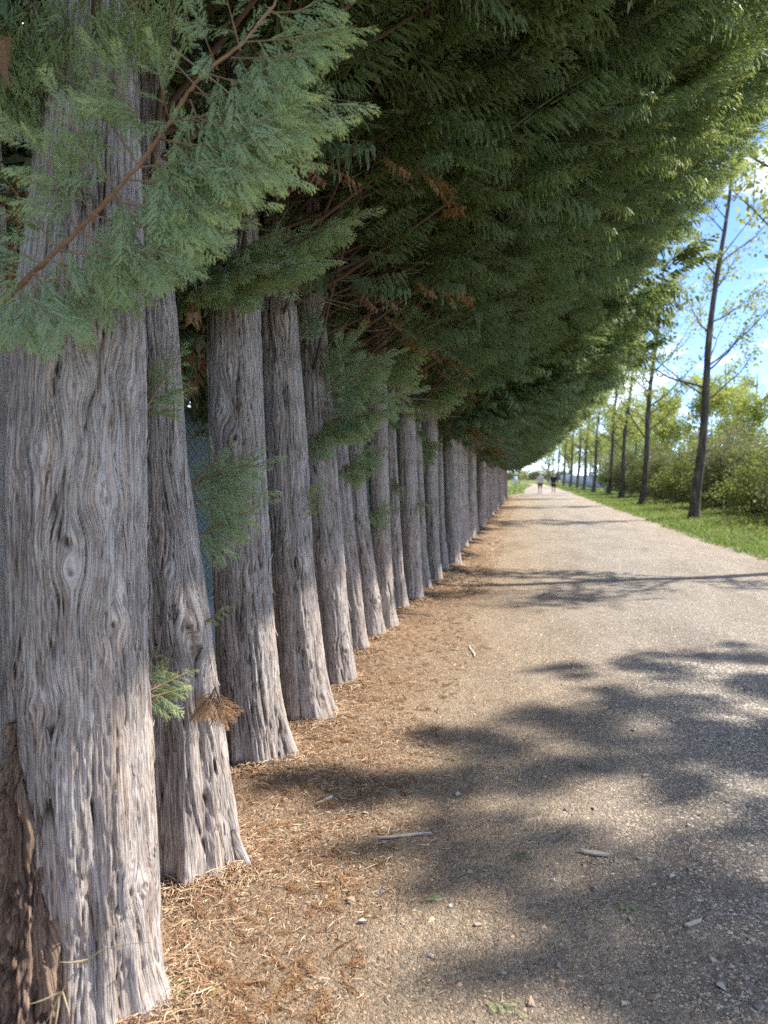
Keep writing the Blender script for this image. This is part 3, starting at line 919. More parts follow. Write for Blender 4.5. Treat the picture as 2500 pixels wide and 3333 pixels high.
SH = [((580, 25), (745, -25)), ((540, 90), (762, 62)), ((500, 125), (705, 112)), ((455, 160), (640, 195)), ((420, 200), (610, 140)), ((600, -10), (560, -120)), ((520, 110), (480, -40)), ((470, 150), (420, 20)),
      ((376, 262), (768, 220)), ((345, 300), (722, 268)), ((330, 322), (655, 345)), ((300, 362), (640, 372)), ((275, 388), (565, 402)), ((420, 250), (640, 235)),
      ((240, 430), (560, 440)), ((205, 465), (505, 490)), ((170, 500), (455, 530)), ((125, 540), (405, 575)), ((100, 560), (340, 605)), ((70, 590), (270, 640)),
      ((372, 265), (340, 140)), ((340, 310), (225, 130)), ((300, 362), (190, 215)), ((255, 415), (130, 215)), ((205, 465), (40, 275)), ((165, 500), (95, 330)), ((125, 540), (22, 400)), ((95, 565), (8, 500)), ((60, 600), (5, 590)),
      ((250, 415), (345, 520)), ((200, 470), (262, 600)), ((130, 540), (165, 640)), ((330, 322), (430, 460)), ((410, 215), (500, 330)), ((60, 605), (110, 700)), ((20, 630), (60, 720)), ((70, 590), (190, 670)), ((30, 625), (150, 705))]
shoots = []
for i, (a, b) in enumerate(SH):
    jd = RNG.uniform(-0.13, 0.08)
    b = (a[0] + (b[0] - a[0]) * 0.88, a[1] + (b[1] - a[1]) * 0.88)
    L = math.hypot(a[0] - b[0], a[1] - b[1])
    shoots.append((p16(*a, DN + 0.0), p16(*b, DN + jd), dict(size=0.090 + 0.00012 * L, sag=RNG.uniform(-.015, .03), r=0.0026, tint=0.25 + 0.7 * RNG.random(), tipk=0.5 if b[1] > 480 else 1.0, step=0.021)))
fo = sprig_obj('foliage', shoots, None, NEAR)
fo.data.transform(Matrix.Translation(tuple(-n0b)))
fo.parent = bough

# hanging sprays at the top left corner, from the same tree
shoots = []
for (a, b) in [((90, -60), (60, 110)), ((120, -40), (150, 90)), ((200, -60), (185, 70)), ((20, -50), (10, 150)), ((60, 40), (30, 190)), ((260, -60), (270, 60)), ((330, -60), (310, 70)), ((10, 100), (95, 215)), ((130, 60), (170, 190)), ((-30, 120), (40, 240)), ((400, -80), (360, 40))]:
    shoots.append((p16(*a, 1.75), p16(*b, 1.78 + RNG.uniform(-.05, .05)), dict(size=0.125, tint=0.25, tipk=0.4, step=0.022, r=0.0026)))
g2 = sprig_obj('foliage', shoots, None, [M['leaf_near_lit'], M['stem']])
g2.data.transform(Matrix.Translation(tuple(-n0b))); g2.parent = bough


def d_of(key): return TREES[key]['depth']


def sprig16(key, lst, mats=None, dd=-0.12, name='sprig', **kw):
    D = d_of(key)
    sh = [(p16(*a, D + (0.02 if len(r) < 1 else 0.0) + dd * 0.4), p16(*b, D + dd * (1.0 + 0.6 * RNG.random())), (r[0] if r else {})) for (a, b, *r) in lst]
    return sprig_obj(name, sh, ROOT[key], mats or NEAR, **kw)


sprig16('t1', [((302, 905), (386, 765)), ((305, 895), (370, 840)), ((303, 885), (350, 800))], dd=0.22, size=0.085, step=0.02, tint=0.1, tipk=0.8)
sprig16('t1', [((306, 1515), (352, 1440)), ((306, 1500), (405, 1452)), ((308, 1510), (385, 1490)), ((306, 1480), (330, 1415)), ((310, 1520), (365, 1505))], dd=0.18, size=0.075, step=0.018, tint=0.5)
sprig16('t2', [((402, 1062), (528, 985)), ((405, 1070), (570, 998)), ((408, 1085), (555, 1065)), ((405, 1060), (470, 985)), ((420, 1080), (500, 1110)), ((405, 1050), (450, 1010))], dd=0.05, size=0.12, step=0.022, tint=0.75, tipk=0.5)
sprig16('t2', [((412, 1165), (562, 1092)), ((420, 1158), (505, 1130)), ((430, 1160), (480, 1185))], dd=0.05, size=0.10, step=0.022, tint=0.75, tipk=0.5)
sprig16('t2', [((440, 1345), (490, 1315))], dd=-0.02, size=0.045, step=0.012, tint=0.9, tipk=0.7)
sprig16('t2', [((465, 1485), (486, 1552)), ((462, 1490), (448, 1535))], mats=[M['leaf_dead'], M['stem']], dd=-0.16, size=0.075, step=0.018)
sprig16('t3', [((470, 600), (772, 468)), ((480, 600), (700, 560)), ((470, 610), (600, 590)), ((380, 600), (560, 570)), ((440, 580), (560, 520)), ((600, 545), (735, 480)), ((370, 585), (470, 620))], dd=-0.45, size=0.17, step=0.026, tint=0.6, tipk=0.5)
sprig16('t4', [((655, 1115), (688, 1058)), ((655, 1100), (672, 1075))], dd=-0.05, size=0.09, step=0.02, tint=0.5, tipk=0.8)
sprig16('t4', [((645, 735), (660, 668)), ((650, 735), (678, 690))], dd=0.1, size=0.12, step=0.02, tint=1.0, tipk=0.1)
sprig16('t5', [((655, 935), (882, 848)), ((660, 925), (800, 900)), ((690, 910), (850, 885)), ((690, 880), (765, 735)), ((700, 850), (840, 768)), ((650, 940), (740, 935)), ((720, 860), (800, 820)), ((705, 800), (745, 745))], dd=-0.25, size=0.19, step=0.03, tint=0.7, tipk=0.5)
sprig16('t6', [((722, 1028), (822, 972)), ((735, 1015), (790, 975)), ((740, 1020), (800, 1005))], dd=-0.2, size=0.16, step=0.03, tint=0.8, tipk=0.3)
sprig16('t8', [((762, 1132), (842, 1102)), ((765, 1125), (825, 1095))], dd=-0.2, size=0.15, step=0.03, tint=0.6, tipk=0.2)
sprig16('t12', [((912, 925), (915, 1000)), ((905, 930), (900, 990)), ((918, 920), (930, 980))], dd=-0.2, size=0.22, step=0.04, tint=0.2, tipk=0.2, lib=SPRAY_MID)
sprig16('t9', [((850, 1010), (860, 1060))], dd=-0.1, size=0.15, step=0.04, tint=0.1, tipk=0.4, lib=SPRAY_MID)
sprig16('t10', [((903, 1060), (910, 1100))], dd=-0.1, size=0.15, step=0.04, tint=0.1, tipk=0.8, lib=SPRAY_MID)
# skirts that reach down over the trunks further along
for key, lst in {'t7': [((800, 800), (905, 700)), ((790, 830), (880, 770))], 't10': [((850, 880), (1075, 680)), ((850, 890), (1010, 790)), ((880, 870), (1000, 720))],
                 't12': [((900, 880), (1108, 705)), ((905, 890), (1060, 790)), ((920, 880), (1080, 740))], 't14': [((960, 940), (1150, 800)), ((955, 930), (1110, 840))]}.items():
    sprig16(key, lst, dd=-0.3, size=0.34, step=0.04, tint=0.6, tipk=0.7, lib=SPRAY_MID, r=0.008)

# the gnarled burl against the foot of the thick trunk
T1 = TREES['t1']
bb = np.array(ROOT['t1'].location)
hs = np.arange(-0.05, 0.86, 0.008)
b_u, b_v = 62 * S, 2120 * S
dB = d_of('t1') - 0.10
bx, by, br = [], [], []
for h in hs:
    # left-hand column of rough wood: its axis follows the photograph's outline
    k = np.clip(h / 0.8, 0, 1)
    uu = np.interp(k, [0, .5, 1], [70, 62, 42]); rad = np.interp(k, [0, .35, .6, .85, 1], [0.090, 0.074, 0.066, 0.052, 0.014])
    d = ray(uu * S, 1548 + (CAM_H - h) * FPX / dB); d = d * dB
    bx.append(CAM[0] + d[0] - bb[0]); by.append(CAM[1] + d[1] - bb[1]); br.append(rad)
bx, by, br = map(np.array, (bx, by, br))
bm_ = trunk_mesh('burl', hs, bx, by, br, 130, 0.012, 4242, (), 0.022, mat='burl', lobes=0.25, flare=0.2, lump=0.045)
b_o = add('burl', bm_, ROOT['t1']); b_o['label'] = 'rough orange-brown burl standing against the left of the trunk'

# peeling strips of bark on the near trunks
def strips(key, n, seed, hmax=1.5, lab=None):
    rg = np.random.default_rng(seed); T = TREES[key]; geo = Geo()
    camang = math.atan2(-T['base'][1], -T['base'][0])
    for i in range(n):
        h = rg.uniform(0.05, hmax) ** 1.0; a = camang + rg.uniform(-1.5, 1.5)
        L = rg.uniform(0.05, 0.20); w = rg.uniform(0.003, 0.009); up = rg.choice([-1, 1])
        tt = np.linspace(0, 1, 6)
        hh = h + up * L * tt
        R = np.interp(hh, T['hs'], T['rr']) * (1 + 0.06 * (hh < 0.2)) + 0.001 + 0.022 * rg.uniform(.3, 1) * tt ** 2.2
        aa = a + rg.normal(0, 0.03) * tt
        cx = np.interp(hh, T['hs'], T['cx']); cy = np.interp(hh, T['hs'], T['cy'])
        ww = w * (1 - 0.75 * tt)
        da = ww / R
        A = np.stack([cx + R * np.cos(aa - da), cy + R * np.sin(aa - da), hh], -1); B = np.stack([cx + (R + .002) * np.cos(aa + da), cy + (R + .002) * np.sin(aa + da), hh], -1)
        geo.add(np.stack([A, B], 1).reshape(-1, 3), grid_faces(6, 2), rg.random())
    return add('peeling_bark', geo.mesh('peeling_bark', [M['strip']]), ROOT[key])


k = NT('bark_strip')
M['strip'] = k.done(k.principled(k.mix(k.attr('tint'), (0.22, 0.16, 0.125), (0.42, 0.36, 0.31)), 0.9, 0.15))
for key, n in (('t1', 120), ('t2', 70), ('t3', 60), ('t4', 50), ('t5', 40), ('t7', 60), ('t8', 80)):
    tag(strips(key, n, hash(key) % 1000 if False else 60 + n, 1.6 if key in ('t1', 't2') else 1.2), kind='stuff')


# ------------------------------------------------------------------ wall and chain-link fence behind the row
M['concrete'] = simple('wall_concrete', (0.27, 0.28, 0.285), 0.9, 0.2, 0, 0.25, 9)
M['post'] = simple('post_concrete', (0.48, 0.46, 0.42), 0.9, 0.2, 0, 0.2, 14)
M['wire'] = simple('green_wire', (0.012, 0.022, 0.018), 0.5, 0.4, 0, 0.2, 50)
M['wire_pale'] = simple('tension_wire', (0.55, 0.60, 0.56), 0.5, 0.4, 0.2, 0.1, 50)
k = NT('screen_cloth')
tc = k.n('ShaderNodeTexCoord').outputs['Object']
nz = k.noise(5, 4, 0.6, tc)
k_c = k.mix(nz, (0.13, 0.175, 0.165), (0.20, 0.25, 0.235))
M['screen'] = k.done(k.principled(k_c, 0.75, 0.25, k.bump(nz, 0.3, 0.02)))


def box(geo, c, s, **kw):
    c = np.asarray(c, float); s = np.asarray(s, float) / 2
    q = np.array([[x, y, z] for x in (-1, 1) for y in (-1, 1) for z in (-1, 1)]) * s + c
    f = np.array([[0, 1, 3, 2], [4, 6, 7, 5], [0, 4, 5, 1], [2, 3, 7, 6], [0, 2, 6, 4], [1, 5, 7, 3]])
    geo.add(q, f, **kw)


FX, WALL_T, FTOP = -2.42, 0.52, 2.02
wall_y0, wall_y1 = -3.0, 52.0
wall = thing('low_wall', (FX, wall_y0, 0), 'low grey concrete wall under the chain-link fence behind the trunks', 'wall')
sec = 2.5
gm = Geo(); box(gm, (-0.02, sec / 2, WALL_T / 2 - 0.05), (0.16, sec - 0.006, WALL_T + 0.1))
sec_me = gm.mesh('wall_section', [M['concrete']])
for i in range(int((wall_y1 - wall_y0) / sec)):
    add('wall_section', sec_me, wall, (0, i * sec, 0))
fence = thing('chain_link_fence', (FX, wall_y0, WALL_T), 'dark green chain-link fence backed with screening cloth behind the trunks', 'fence')
# one bay: zigzag wires
gw = Geo()
H = FTOP - WALL_T; pitch = 0.062
nz_ = int(H / (pitch * 0.62)); zz = np.linspace(0.0, H, nz_)
for i in range(int(sec / pitch)):  # about forty zigzags a bay
    sgn = np.where(np.arange(nz_) % 2 == 0, -0.5, 0.5)
    yy = (i + 0.5) * pitch + sgn * (1 if i % 2 else -1) * pitch * 1.04
    p = np.stack([0.004 * np.sin(np.arange(nz_) * np.pi + i), yy, zz], -1)
    v, f = tube(p, 0.0024, 3)
    gw.add(v, f)
bay = gw.mesh('wire_mesh', [M['wire']])
gt = Geo()
for z in (0.02, 0.27, 0.52, 0.77, 1.02, 1.27, 1.48):
    v, f = tube(np.array([[0.012, 0, z], [0.012, sec / 2, z - 0.006], [0.012, sec, z]]), 0.0021, 4); gt.add(v, f)
tw = gt.mesh('tension_wire', [M['wire_pale']])
gs = Geo()
nn = 20
yy = np.linspace(0, sec, nn); zz2 = np.linspace(0.01, H - 0.02, 9)
Y, Z = np.meshgrid(yy, zz2)
gs.add(np.stack([-0.018 - 0.012 * fbm(Y * 2, Z * 2.5, 77), Y, Z + 0.012 * np.sin(Y * 5) * (Z > H * 0.9)], -1).reshape(-1, 3), grid_faces(9, nn))
scr = gs.mesh('screen_cloth', [M['screen']], True)
gp = Geo(); box(gp, (-0.045, 0, H / 2 - 0.15), (0.07, 0.07, H + 0.42))
pm = gp.mesh('post', [M['post']])
for i in range(int((wall_y1 - wall_y0) / sec)):
    add('wire_mesh', bay, fence, (0, i * sec, 0)); add('tension_wire', tw, fence, (0, i * sec, 0)); add('screen_cloth', scr, fence, (0, i * sec, 0))
    add('post', pm, fence, (-0.03, i * sec + 0.28, 0))


# ------------------------------------------------------------------ poplars, bushes, background trees
k = NT('poplar_bark')
tc = k.n('ShaderNodeTexCoord').outputs['Object']
a = k.noise(1.0, 5, 0.65, tc, (9, 9, 2.2)); b = k.noise(1.0, 4, 0.6, tc, (34, 34, 7))
c = k.ramp(a, [(0.38, (0.055, 0.045, 0.038)), (0.6, (0.13, 0.11, 0.095)), (0.74, (0.30, 0.29, 0.27))])
M['poplar_bark'] = k.done(k.principled(c, 0.9, 0.15, k.bump(b, 0.8, 0.03)))
k = NT('poplar_branch')
tc = k.n('ShaderNodeTexCoord').outputs['Object']
M['poplar_branch'] = k.done(k.principled(k.mix(k.noise(12, 3, .6, tc), (0.09, 0.075, 0.06), (0.18, 0.155, 0.13)), 0.9, 0.15))


def leaf_quads(pos, size, rg, tint):
    """small folded leaf: two triangles"""
    n = len(pos)
    d = norm(rg.normal(0, 1, (n, 3)) + [0, 0, -0.35]); s = norm(np.cross(d, rg.normal(0, 1, (n, 3))))
    up = np.cross(s, d)
    sz = (size * rg.uniform(.6, 1.25, n))[:, None]
    v = np.stack([pos, pos + d * sz * .55 + s * sz * .45 + up * sz * .08, pos + d * sz * 1.15, pos + d * sz * .55 - s * sz * .45 + up * sz * .08], 1)
    f = (np.array([[0, 1, 2], [0, 2, 3]])[None] + (np.arange(n) * 4)[:, None, None]).reshape(-1, 3)
    return v.reshape(-1, 3), f, np.repeat(tint, 4)


def poplar_meshes(seed, H=15.0, r0=0.16, lean=(0.075, 0.0), first=3.2, n_limb=20, n_leaf=2600, leaf=0.085, extra=()):
    rg = np.random.default_rng(seed)
    hs = np.concatenate([np.arange(-0.1, 3, 0.12), np.arange(3, H, 0.4), [H]])
    cx = lean[0] * hs + 0.07 * np.sin(hs * 0.75 + seed) * np.minimum(hs / 2.0, 1) + 0.0015 * hs ** 2; cy = lean[1] * hs + 0.05 * np.sin(hs * 0.6 + 2 * seed) * np.minimum(hs / 2.0, 1)
    rr = r0 * (1 - 0.93 * np.clip(hs / H, 0, 1) ** 0.85) * (1 + 0.45 * np.exp(-np.maximum(hs, 0) / 0.22))
    sides = 18
    th = np.linspace(0, 2 * np.pi, sides, endpoint=False)
    T, Hh = np.meshgrid(th, hs)
    R = rr[:, None] * (1 + 0.13 * (fbm(2.2 * np.cos(T) + 5, 2.2 * np.sin(T) + Hh * 1.6, seed, 3) - .5) * 2)
    V = np.stack([cx[:, None] + R * np.cos(T), cy[:, None] + R * np.sin(T), Hh], -1).reshape(-1, 3)
    trunk = mesh_np('poplar_trunk', V, grid_faces(len(hs), sides, True), M['poplar_bark'], smooth=True)
    limbs = []; leafp = []
    spec = [(first + (H * 0.92 - first) * (i + rg.random() * .8) / n_limb, rg.uniform(0, 2 * np.pi), None) for i in range(n_limb)] + list(extra)
    for (h0, az, L) in spec:
        g_ = Geo()
        fr = (h0 - first) / (H - first)
        L = L or rg.uniform(2.0, 3.6) * (1 - 0.62 * fr)
        el = rg.uniform(0.55, 0.95) + 0.25 * fr
        p0 = np.array([np.interp(h0, hs, cx), np.interp(h0, hs, cy), h0])
        q = p0 + L * np.array([math.cos(az) * math.cos(el), math.sin(az) * math.cos(el), math.sin(el)])
        pts = curve3(p0, q, 0.05 * L, 8, 0.045 * L * 0.5, None)
        rb = max(0.012, np.interp(h0, hs, rr) * rg.uniform(0.28, 0.45))
        v, f = tube(pts, np.linspace(rb, 0.006, 8), 6); g_.add(v, f)
        leafp.append(pts[4:] + rg.normal(0, .08, (4, 3)))
        for j in range(9):
            a_ = pts[rg.integers(2, 8)]
            dv = norm(norm(q - p0) + rg.normal(0, .6, 3)) * rg.uniform(.4, 1.1) * (0.5 + L * .2)
            tp = curve3(a_, a_ + dv, -0.03, 5, 0.03)
            v, f = tube(tp, np.linspace(0.009, 0.003, 5), 3); g_.add(v, f)
            leafp.append(tp[1:])
        limbs.append(g_.mesh('poplar_limb', [M['poplar_branch']], True))
    pts = np.concatenate(leafp)
    pk = pts[rg.integers(0, len(pts), n_leaf)] + rg.normal(0, 0.16, (n_leaf, 3))
    v, f, t_ = leaf_quads(pk, leaf, rg, rg.random(n_leaf))
    g_ = Geo(); g_.add(v, f, t_, rg.random(len(v)) * .3)
    return trunk, limbs, g_.mesh('poplar_crown', [M['poplar_leaf']])


POP = [poplar_meshes(31, 15.5, 0.175, (0.06, 0.0), 3.6, 19, 4600, 0.10, extra=[(4.2, math.radians(170), 3.2), (8.6, math.radians(15), 4.2), (5.2, math.radians(10), 3.6)]),
       poplar_meshes(32, 15.0, 0.17, (0.05, 0.0), 3.2, 20, 5600, 0.10, extra=[(3.7, math.radians(12), 3.6), (6.4, math.radians(8), 4.6), (4.9, math.radians(5), 3.8)]),
       poplar_meshes(33, 14.5, 0.17, (0.055, 0.01), 3.0, 20, 5600, 0.10)]
POP_LABELS = {0: 'leafing poplar leaning right over the tallest olive bush, first past the shaded path',
              1: 'poplar standing at the path edge with a limb reaching to its neighbour',
              2: 'poplar with a flared pale-streaked foot on the grass verge'}
pop_px = [((2258, 1690), 0), ((2090, 1645), 1), ((2021, 1622), 2), ((1979, 1611), 0), ((1931, 1605), 1), ((1900, 1598), 2), ((1878, 1592), 0), ((1856, 1588), 1), ((1834, 1584), 2), ((1813, 1577), 0), ((1797, 1572), 1), ((1785, 1569), 2)]
POP_GROUP = 'poplars along the right of the path'


def poplar(loc, kind, label, rot=0.0, sc=1.0):
    t = thing('poplar_tree', loc, label, 'tree', POP_GROUP)
    tr, lb, cr = POP[kind]
    t.rotation_euler = (0, 0, rot); t.scale = (sc, sc, sc)
    add('trunk', tr, t); add('crown', cr, t)
    for q in lb: add('limb', q, t)
    return t


for i, ((u, v_), kd) in enumerate(pop_px):
    g0 = ground(u, v_)
    poplar((g0[0], g0[1], 0.0), kd, POP_LABELS.get(i, 'dark poplar trunk in the far file beyond the flared one'), 0.0 if i < 3 else RNG.uniform(-.5, .5), 1.0 if i < 3 else RNG.uniform(.92, 1.1))
# the next one this side of the leaning poplar: only its shadow reaches the picture
poplar((6.0, 12.75, 0.0), 1, 'poplar whose long trunk shadow crosses the gravel path', math.radians(150), 1.05)


# two unseen broad trees: their leafy clumps are placed to dapple the path
def broad_tree(loc, label, spots, seed):
    """spots: (x, y, r) patches of shade on the path; each comes from one clump of the crown up along the sun's direction"""
    rg = np.random.default_rng(seed)
    loc = np.array(loc, float)
    t = thing('shade_tree', loc, label, 'tree')
    top = 6.2
    hs = np.linspace(-0.1, top, 40); th = np.linspace(0, 2 * np.pi, 16, endpoint=False)
    T_, Hh = np.meshgrid(th, hs)
    R = (0.17 - 0.022 * Hh + 0.07 * np.exp(-np.maximum(Hh, 0) / .2)) * (1 + .12 * (fbm(2 * np.cos(T_) + 4, 2 * np.sin(T_) + Hh, 3, 3) - .5))
    V = np.stack([R * np.cos(T_) - 0.03 * Hh, R * np.sin(T_), Hh], -1).reshape(-1, 3)
    add('trunk', mesh_np('shade_trunk', V, grid_faces(40, 16, True), M['poplar_bark'], smooth=True), t)
    g_ = Geo()
    hor = SUNV[:2] / SUNV[2]
    for (sx, sy, sr) in spots:
        H = np.clip((loc[0] - sx) / hor[0] + rg.uniform(-1.3, 1.0), 3.6, 8.2)
        c = np.array([sx + hor[0] * H, sy + hor[1] * H, H]) - loc
        h0 = np.clip(H - 0.55 * np.hypot(c[0], c[1]) - 0.5, 2.2, top - 0.3)
        p0 = np.array([-0.03 * h0, 0, h0])
        lo = Geo()
        pts = curve3(p0, c, 0.05, 8, 0.03)
        v, f = tube(pts, np.linspace(.04, .007, 8), 6); lo.add(v, f)
        nc = 4 if seed == 91 else 3
        for j in range(nc):
            cj = c + rg.normal(0, 1, 3) * [sr * .62, sr * .62, .12]
            tp = curve3(pts[6], cj, -.02, 5, .02); v, f = tube(tp, np.linspace(.009, .003, 5), 4); lo.add(v, f)
            n = int(20 + (430 if seed == 91 else 300) * sr * rg.uniform(.6, 1.2))
            pk = cj + rg.normal(0, 1, (n, 3)) * [sr * .34, sr * .34, .07]
            v, f, ti = leaf_quads(pk, 0.07, rg, rg.random(n)); g_.add(v, f, ti, 0.1)
        add('limb', lo.mesh('shade_limb', [M['poplar_branch']], True), t)
    add('crown', g_.mesh('shade_crown', [M['poplar_leaf']]), t)
    return t


def shade_spots(lst):
    out = []
    for (u, v_, r) in lst:
        g0 = ground(u * S, v_ * S); out.append((g0[0], g0[1], r))
    return out


broad_tree((6.9, 7.0, 0.0), 'unseen broad leafy tree beside the path, its crown shaped to dapple the gravel',
           shade_spots([(1300, 1500, .26), (1450, 1530, .28), (1600, 1480, .3), (1200, 1565, .22), (1350, 1590, .24), (1510, 1600, .26), (1640, 1560, .28), (1060, 1600, .17), (1160, 1650, .18), (1310, 1665, .2), (1450, 1680, .2), (1600, 1650, .24),
                        (900, 1680, .13), (1010, 1700, .15), (1400, 1440, .24), (1560, 1415, .3), (960, 1590, .12), (640, 1700, .12), (730, 1725, .12), (810, 1690, .12), (1250, 1440, .15), (1750, 1500, .35), (1750, 1600, .35)]), 91)
broad_tree((6.7, 5.0, 0.0), 'second unseen broad leafy tree beside the path, its crown shaped to shade the nearest gravel',
           shade_spots([(900, 1800, .11), (1000, 1830, .12), (1110, 1790, .12), (950, 1920, .11), (1080, 1930, .12), (1210, 1960, .12), (1350, 1900, .13), (1500, 1960, .13), (1610, 1900, .14), (1010, 2085, .10), (1120, 2070, .10), (1350, 2130, .11),
                        (1500, 2100, .12), (1620, 2050, .13), (1610, 2190, .11), (1250, 2000, .11), (1460, 1830, .13), (1590, 1780, .15), (1720, 1850, .2), (1720, 2000, .2), (820, 1850, .08), (1400, 2220, .1)]), 92)


# bushes behind the poplars
def bush_mesh(seed, rx, ry, h, n=7000, leaf=0.05, n_stem=60):
    rg = np.random.default_rng(seed)
    st = Geo(); lf = Geo()
    tips = []
    for i in range(n_stem):
        az = rg.uniform(0, 2 * np.pi); rd = math.sqrt(rg.random())
        p0 = np.array([math.cos(az) * rd * rx * .45, math.sin(az) * rd * ry * .45, -0.05])
        top = np.array([math.cos(az) * rd * rx * 1.0 + rg.normal(0, .15), math.sin(az) * rd * ry * 1.0 + rg.normal(0, .15), h * rg.uniform(.65, 1.05) * math.sqrt(max(.12, 1 - rd * rd * .85))])
        p = curve3(p0, top, rg.uniform(-.1, .05) * h, 9, 0.06)
        v, f = tube(p, np.linspace(.018, .004, 9), 4); st.add(v, f)
        tips.append(p[2:])
        for j in range(5):
            a_ = p[rg.integers(3, 9)]
            tp = curve3(a_, a_ + norm(rg.normal(0, 1, 3) + [0, 0, .7]) * rg.uniform(.3, .8), 0, 5, .03)
            v, f = tube(tp, np.linspace(.007, .003, 5), 3); st.add(v, f); tips.append(tp)
    pts = np.concatenate(tips)
    pk = pts[rg.integers(0, len(pts), n)] + rg.normal(0, .11, (n, 3))
    pk = pk[pk[:, 2] > 0.1]
    tint = np.clip(vnoise(pk[:, 0] * 1.6 + 9, pk[:, 2] * 1.6 + pk[:, 1], seed) + rg.normal(0, .2, len(pk)), 0, 1)
    v, f, ti = leaf_quads(pk, leaf, rg, tint)
    lf.add(v, f, ti, rg.random(len(v)) * .4)
    return st, lf


BUSH = []
for i, (rx, ry, h, mt) in enumerate([(2.0, 1.8, 3.4, 'bush_leaf'), (1.7, 1.7, 2.6, 'bush_leaf_b'), (1.3, 1.4, 1.7, 'bush_leaf')]):
    st, lf = bush_mesh(60 + i, rx, ry, h, (14000, 12000, 8000)[i], 0.08)
    BUSH.append((st.mesh('bush_stem', [M['twig_grey']], True), lf.mesh('bush_foliage', [M[mt]])))
bush_spots = [(9.3, 24.5, 0, 1.05), (8.3, 21.0, 2, 1.0), (11.6, 22.5, 1, 1.0), (8.9, 28.5, 1, 1.0), (11.8, 27.5, 0, 1.2), (8.6, 33.0, 0, .95), (11.0, 33.5, 1, 1.3), (8.5, 38.5, 1, 1.1), (8.4, 44.0, 0, .9), (8.8, 50.0, 1, 1.2), (8.5, 57.0, 0, 1.0), (10.6, 40.0, 0, 1.25),
              (11.5, 48.0, 1, 1.4), (8.9, 65.0, 1, 1.3), (9.2, 75.0, 0, 1.2), (13.8, 26.0, 1, 1.1), (14.2, 32.5, 0, 1.15), (10.2, 18.0, 2, 1.1), (8.7, 17.6, 2, .8)]
for i, (x, y, kd, sc) in enumerate(bush_spots):
    lab = {0: 'large olive-green twiggy bush behind the leaning poplar', 1: 'low olive bush in front of the large twiggy one', 17: 'low olive shrub where the verge meets the scrub'}.get(
        i, ['olive-green twiggy bush in the scrub behind the poplars', 'fresh green rounded bush in the scrub behind the poplars', 'low olive scrub bush before the larger bushes'][kd])
    t = thing('scrub_bush', (x, y, float(verge_z(np.array(x), np.array(y)))), lab, 'bush', 'bushes behind the poplars')
    t.rotation_euler = (0, 0, RNG.uniform(0, 6.28)); t.scale = (sc, sc, sc * RNG.uniform(.92, 1.08))
    add('stem', BUSH[kd][0], t); add('foliage', BUSH[kd][1], t)


# trees in young leaf further back
def back_tree(seed, H, r):
    rg = np.random.default_rng(seed)
    st = Geo(); lf = Geo(); pts = []
    hs = np.linspace(-.1, H * .9, 14)
    v, f = tube(np.stack([.1 * np.sin(hs), .1 * np.cos(hs * .7), hs], -1), np.linspace(.17, .03, 14), 8); st.add(v, f)
    for i in range(26):
        h0 = H * rg.uniform(.15, .85); az = rg.uniform(0, 6.28); L = r * rg.uniform(.6, 1.1) * (1.2 - h0 / H)
        p0 = np.array([.1 * math.sin(h0), .1 * math.cos(h0 * .7), h0]); q = p0 + L * np.array([math.cos(az), math.sin(az), rg.uniform(.3, 1.0)])
        p = curve3(p0, q, .02, 6, .06); v, f = tube(p, np.linspace(.045, .01, 6), 4); st.add(v, f); pts.append(p[1:])
        for j in range(4):
            a_ = p[rg.integers(1, 6)]; tp = curve3(a_, a_ + norm(rg.normal(0, 1, 3)) * rg.uniform(.4, 1.0), 0, 4, .02); v, f = tube(tp, .008, 3); st.add(v, f); pts.append(tp)
    pts = np.concatenate(pts)
    n = 9000
    pk = pts[rg.integers(0, len(pts), n)] + rg.normal(0, .2, (n, 3))
    v, f, ti = leaf_quads(pk, .13, rg, rg.random(n)); lf.add(v, f, ti, .15)
    return st.mesh('back_trunk', [M['poplar_branch']], True), lf.mesh('back_crown', [M['poplar_leaf']])


BT = [back_tree(71, 10.5, 3.4), back_tree(72, 9.0, 3.2)]
for i, (x, y, kd, sc) in enumerate([(13.5, 46.0, 0, .8), (12.5, 53.0, 1, 1.0), (15.5, 60.0, 0, 1.1), (12.0, 66.0, 1, 1.1), (13.0, 80.0, 0, 1.1), (12.0, 95.0, 0, 1.15), (14.0, 112.0, 1, 1.4), (11.5, 130.0, 0, 1.1), (12.5, 150.0, 0, 1.2), (10.8, 58.0, 0, .75), (10.5, 72.0, 1, .85), (10.5, 86.0, 1, .9), (10.5, 104.0, 1, .9), (10.5, 172.0, 0, 1.2), (6.5, 200.0, 1, 1.2), (12.0, 190.0, 0, 1.2)]):
    t = thing('leafing_tree', (x, y, -0.02), 'pale green tree in young leaf standing behind the poplar file', 'tree', 'young-leaf trees behind the poplars')
    t.rotation_euler = (0, 0, RNG.uniform(0, 6.28)); t.scale = (sc, sc, sc)
    add('trunk', BT[kd][0], t); add('crown', BT[kd][1], t)

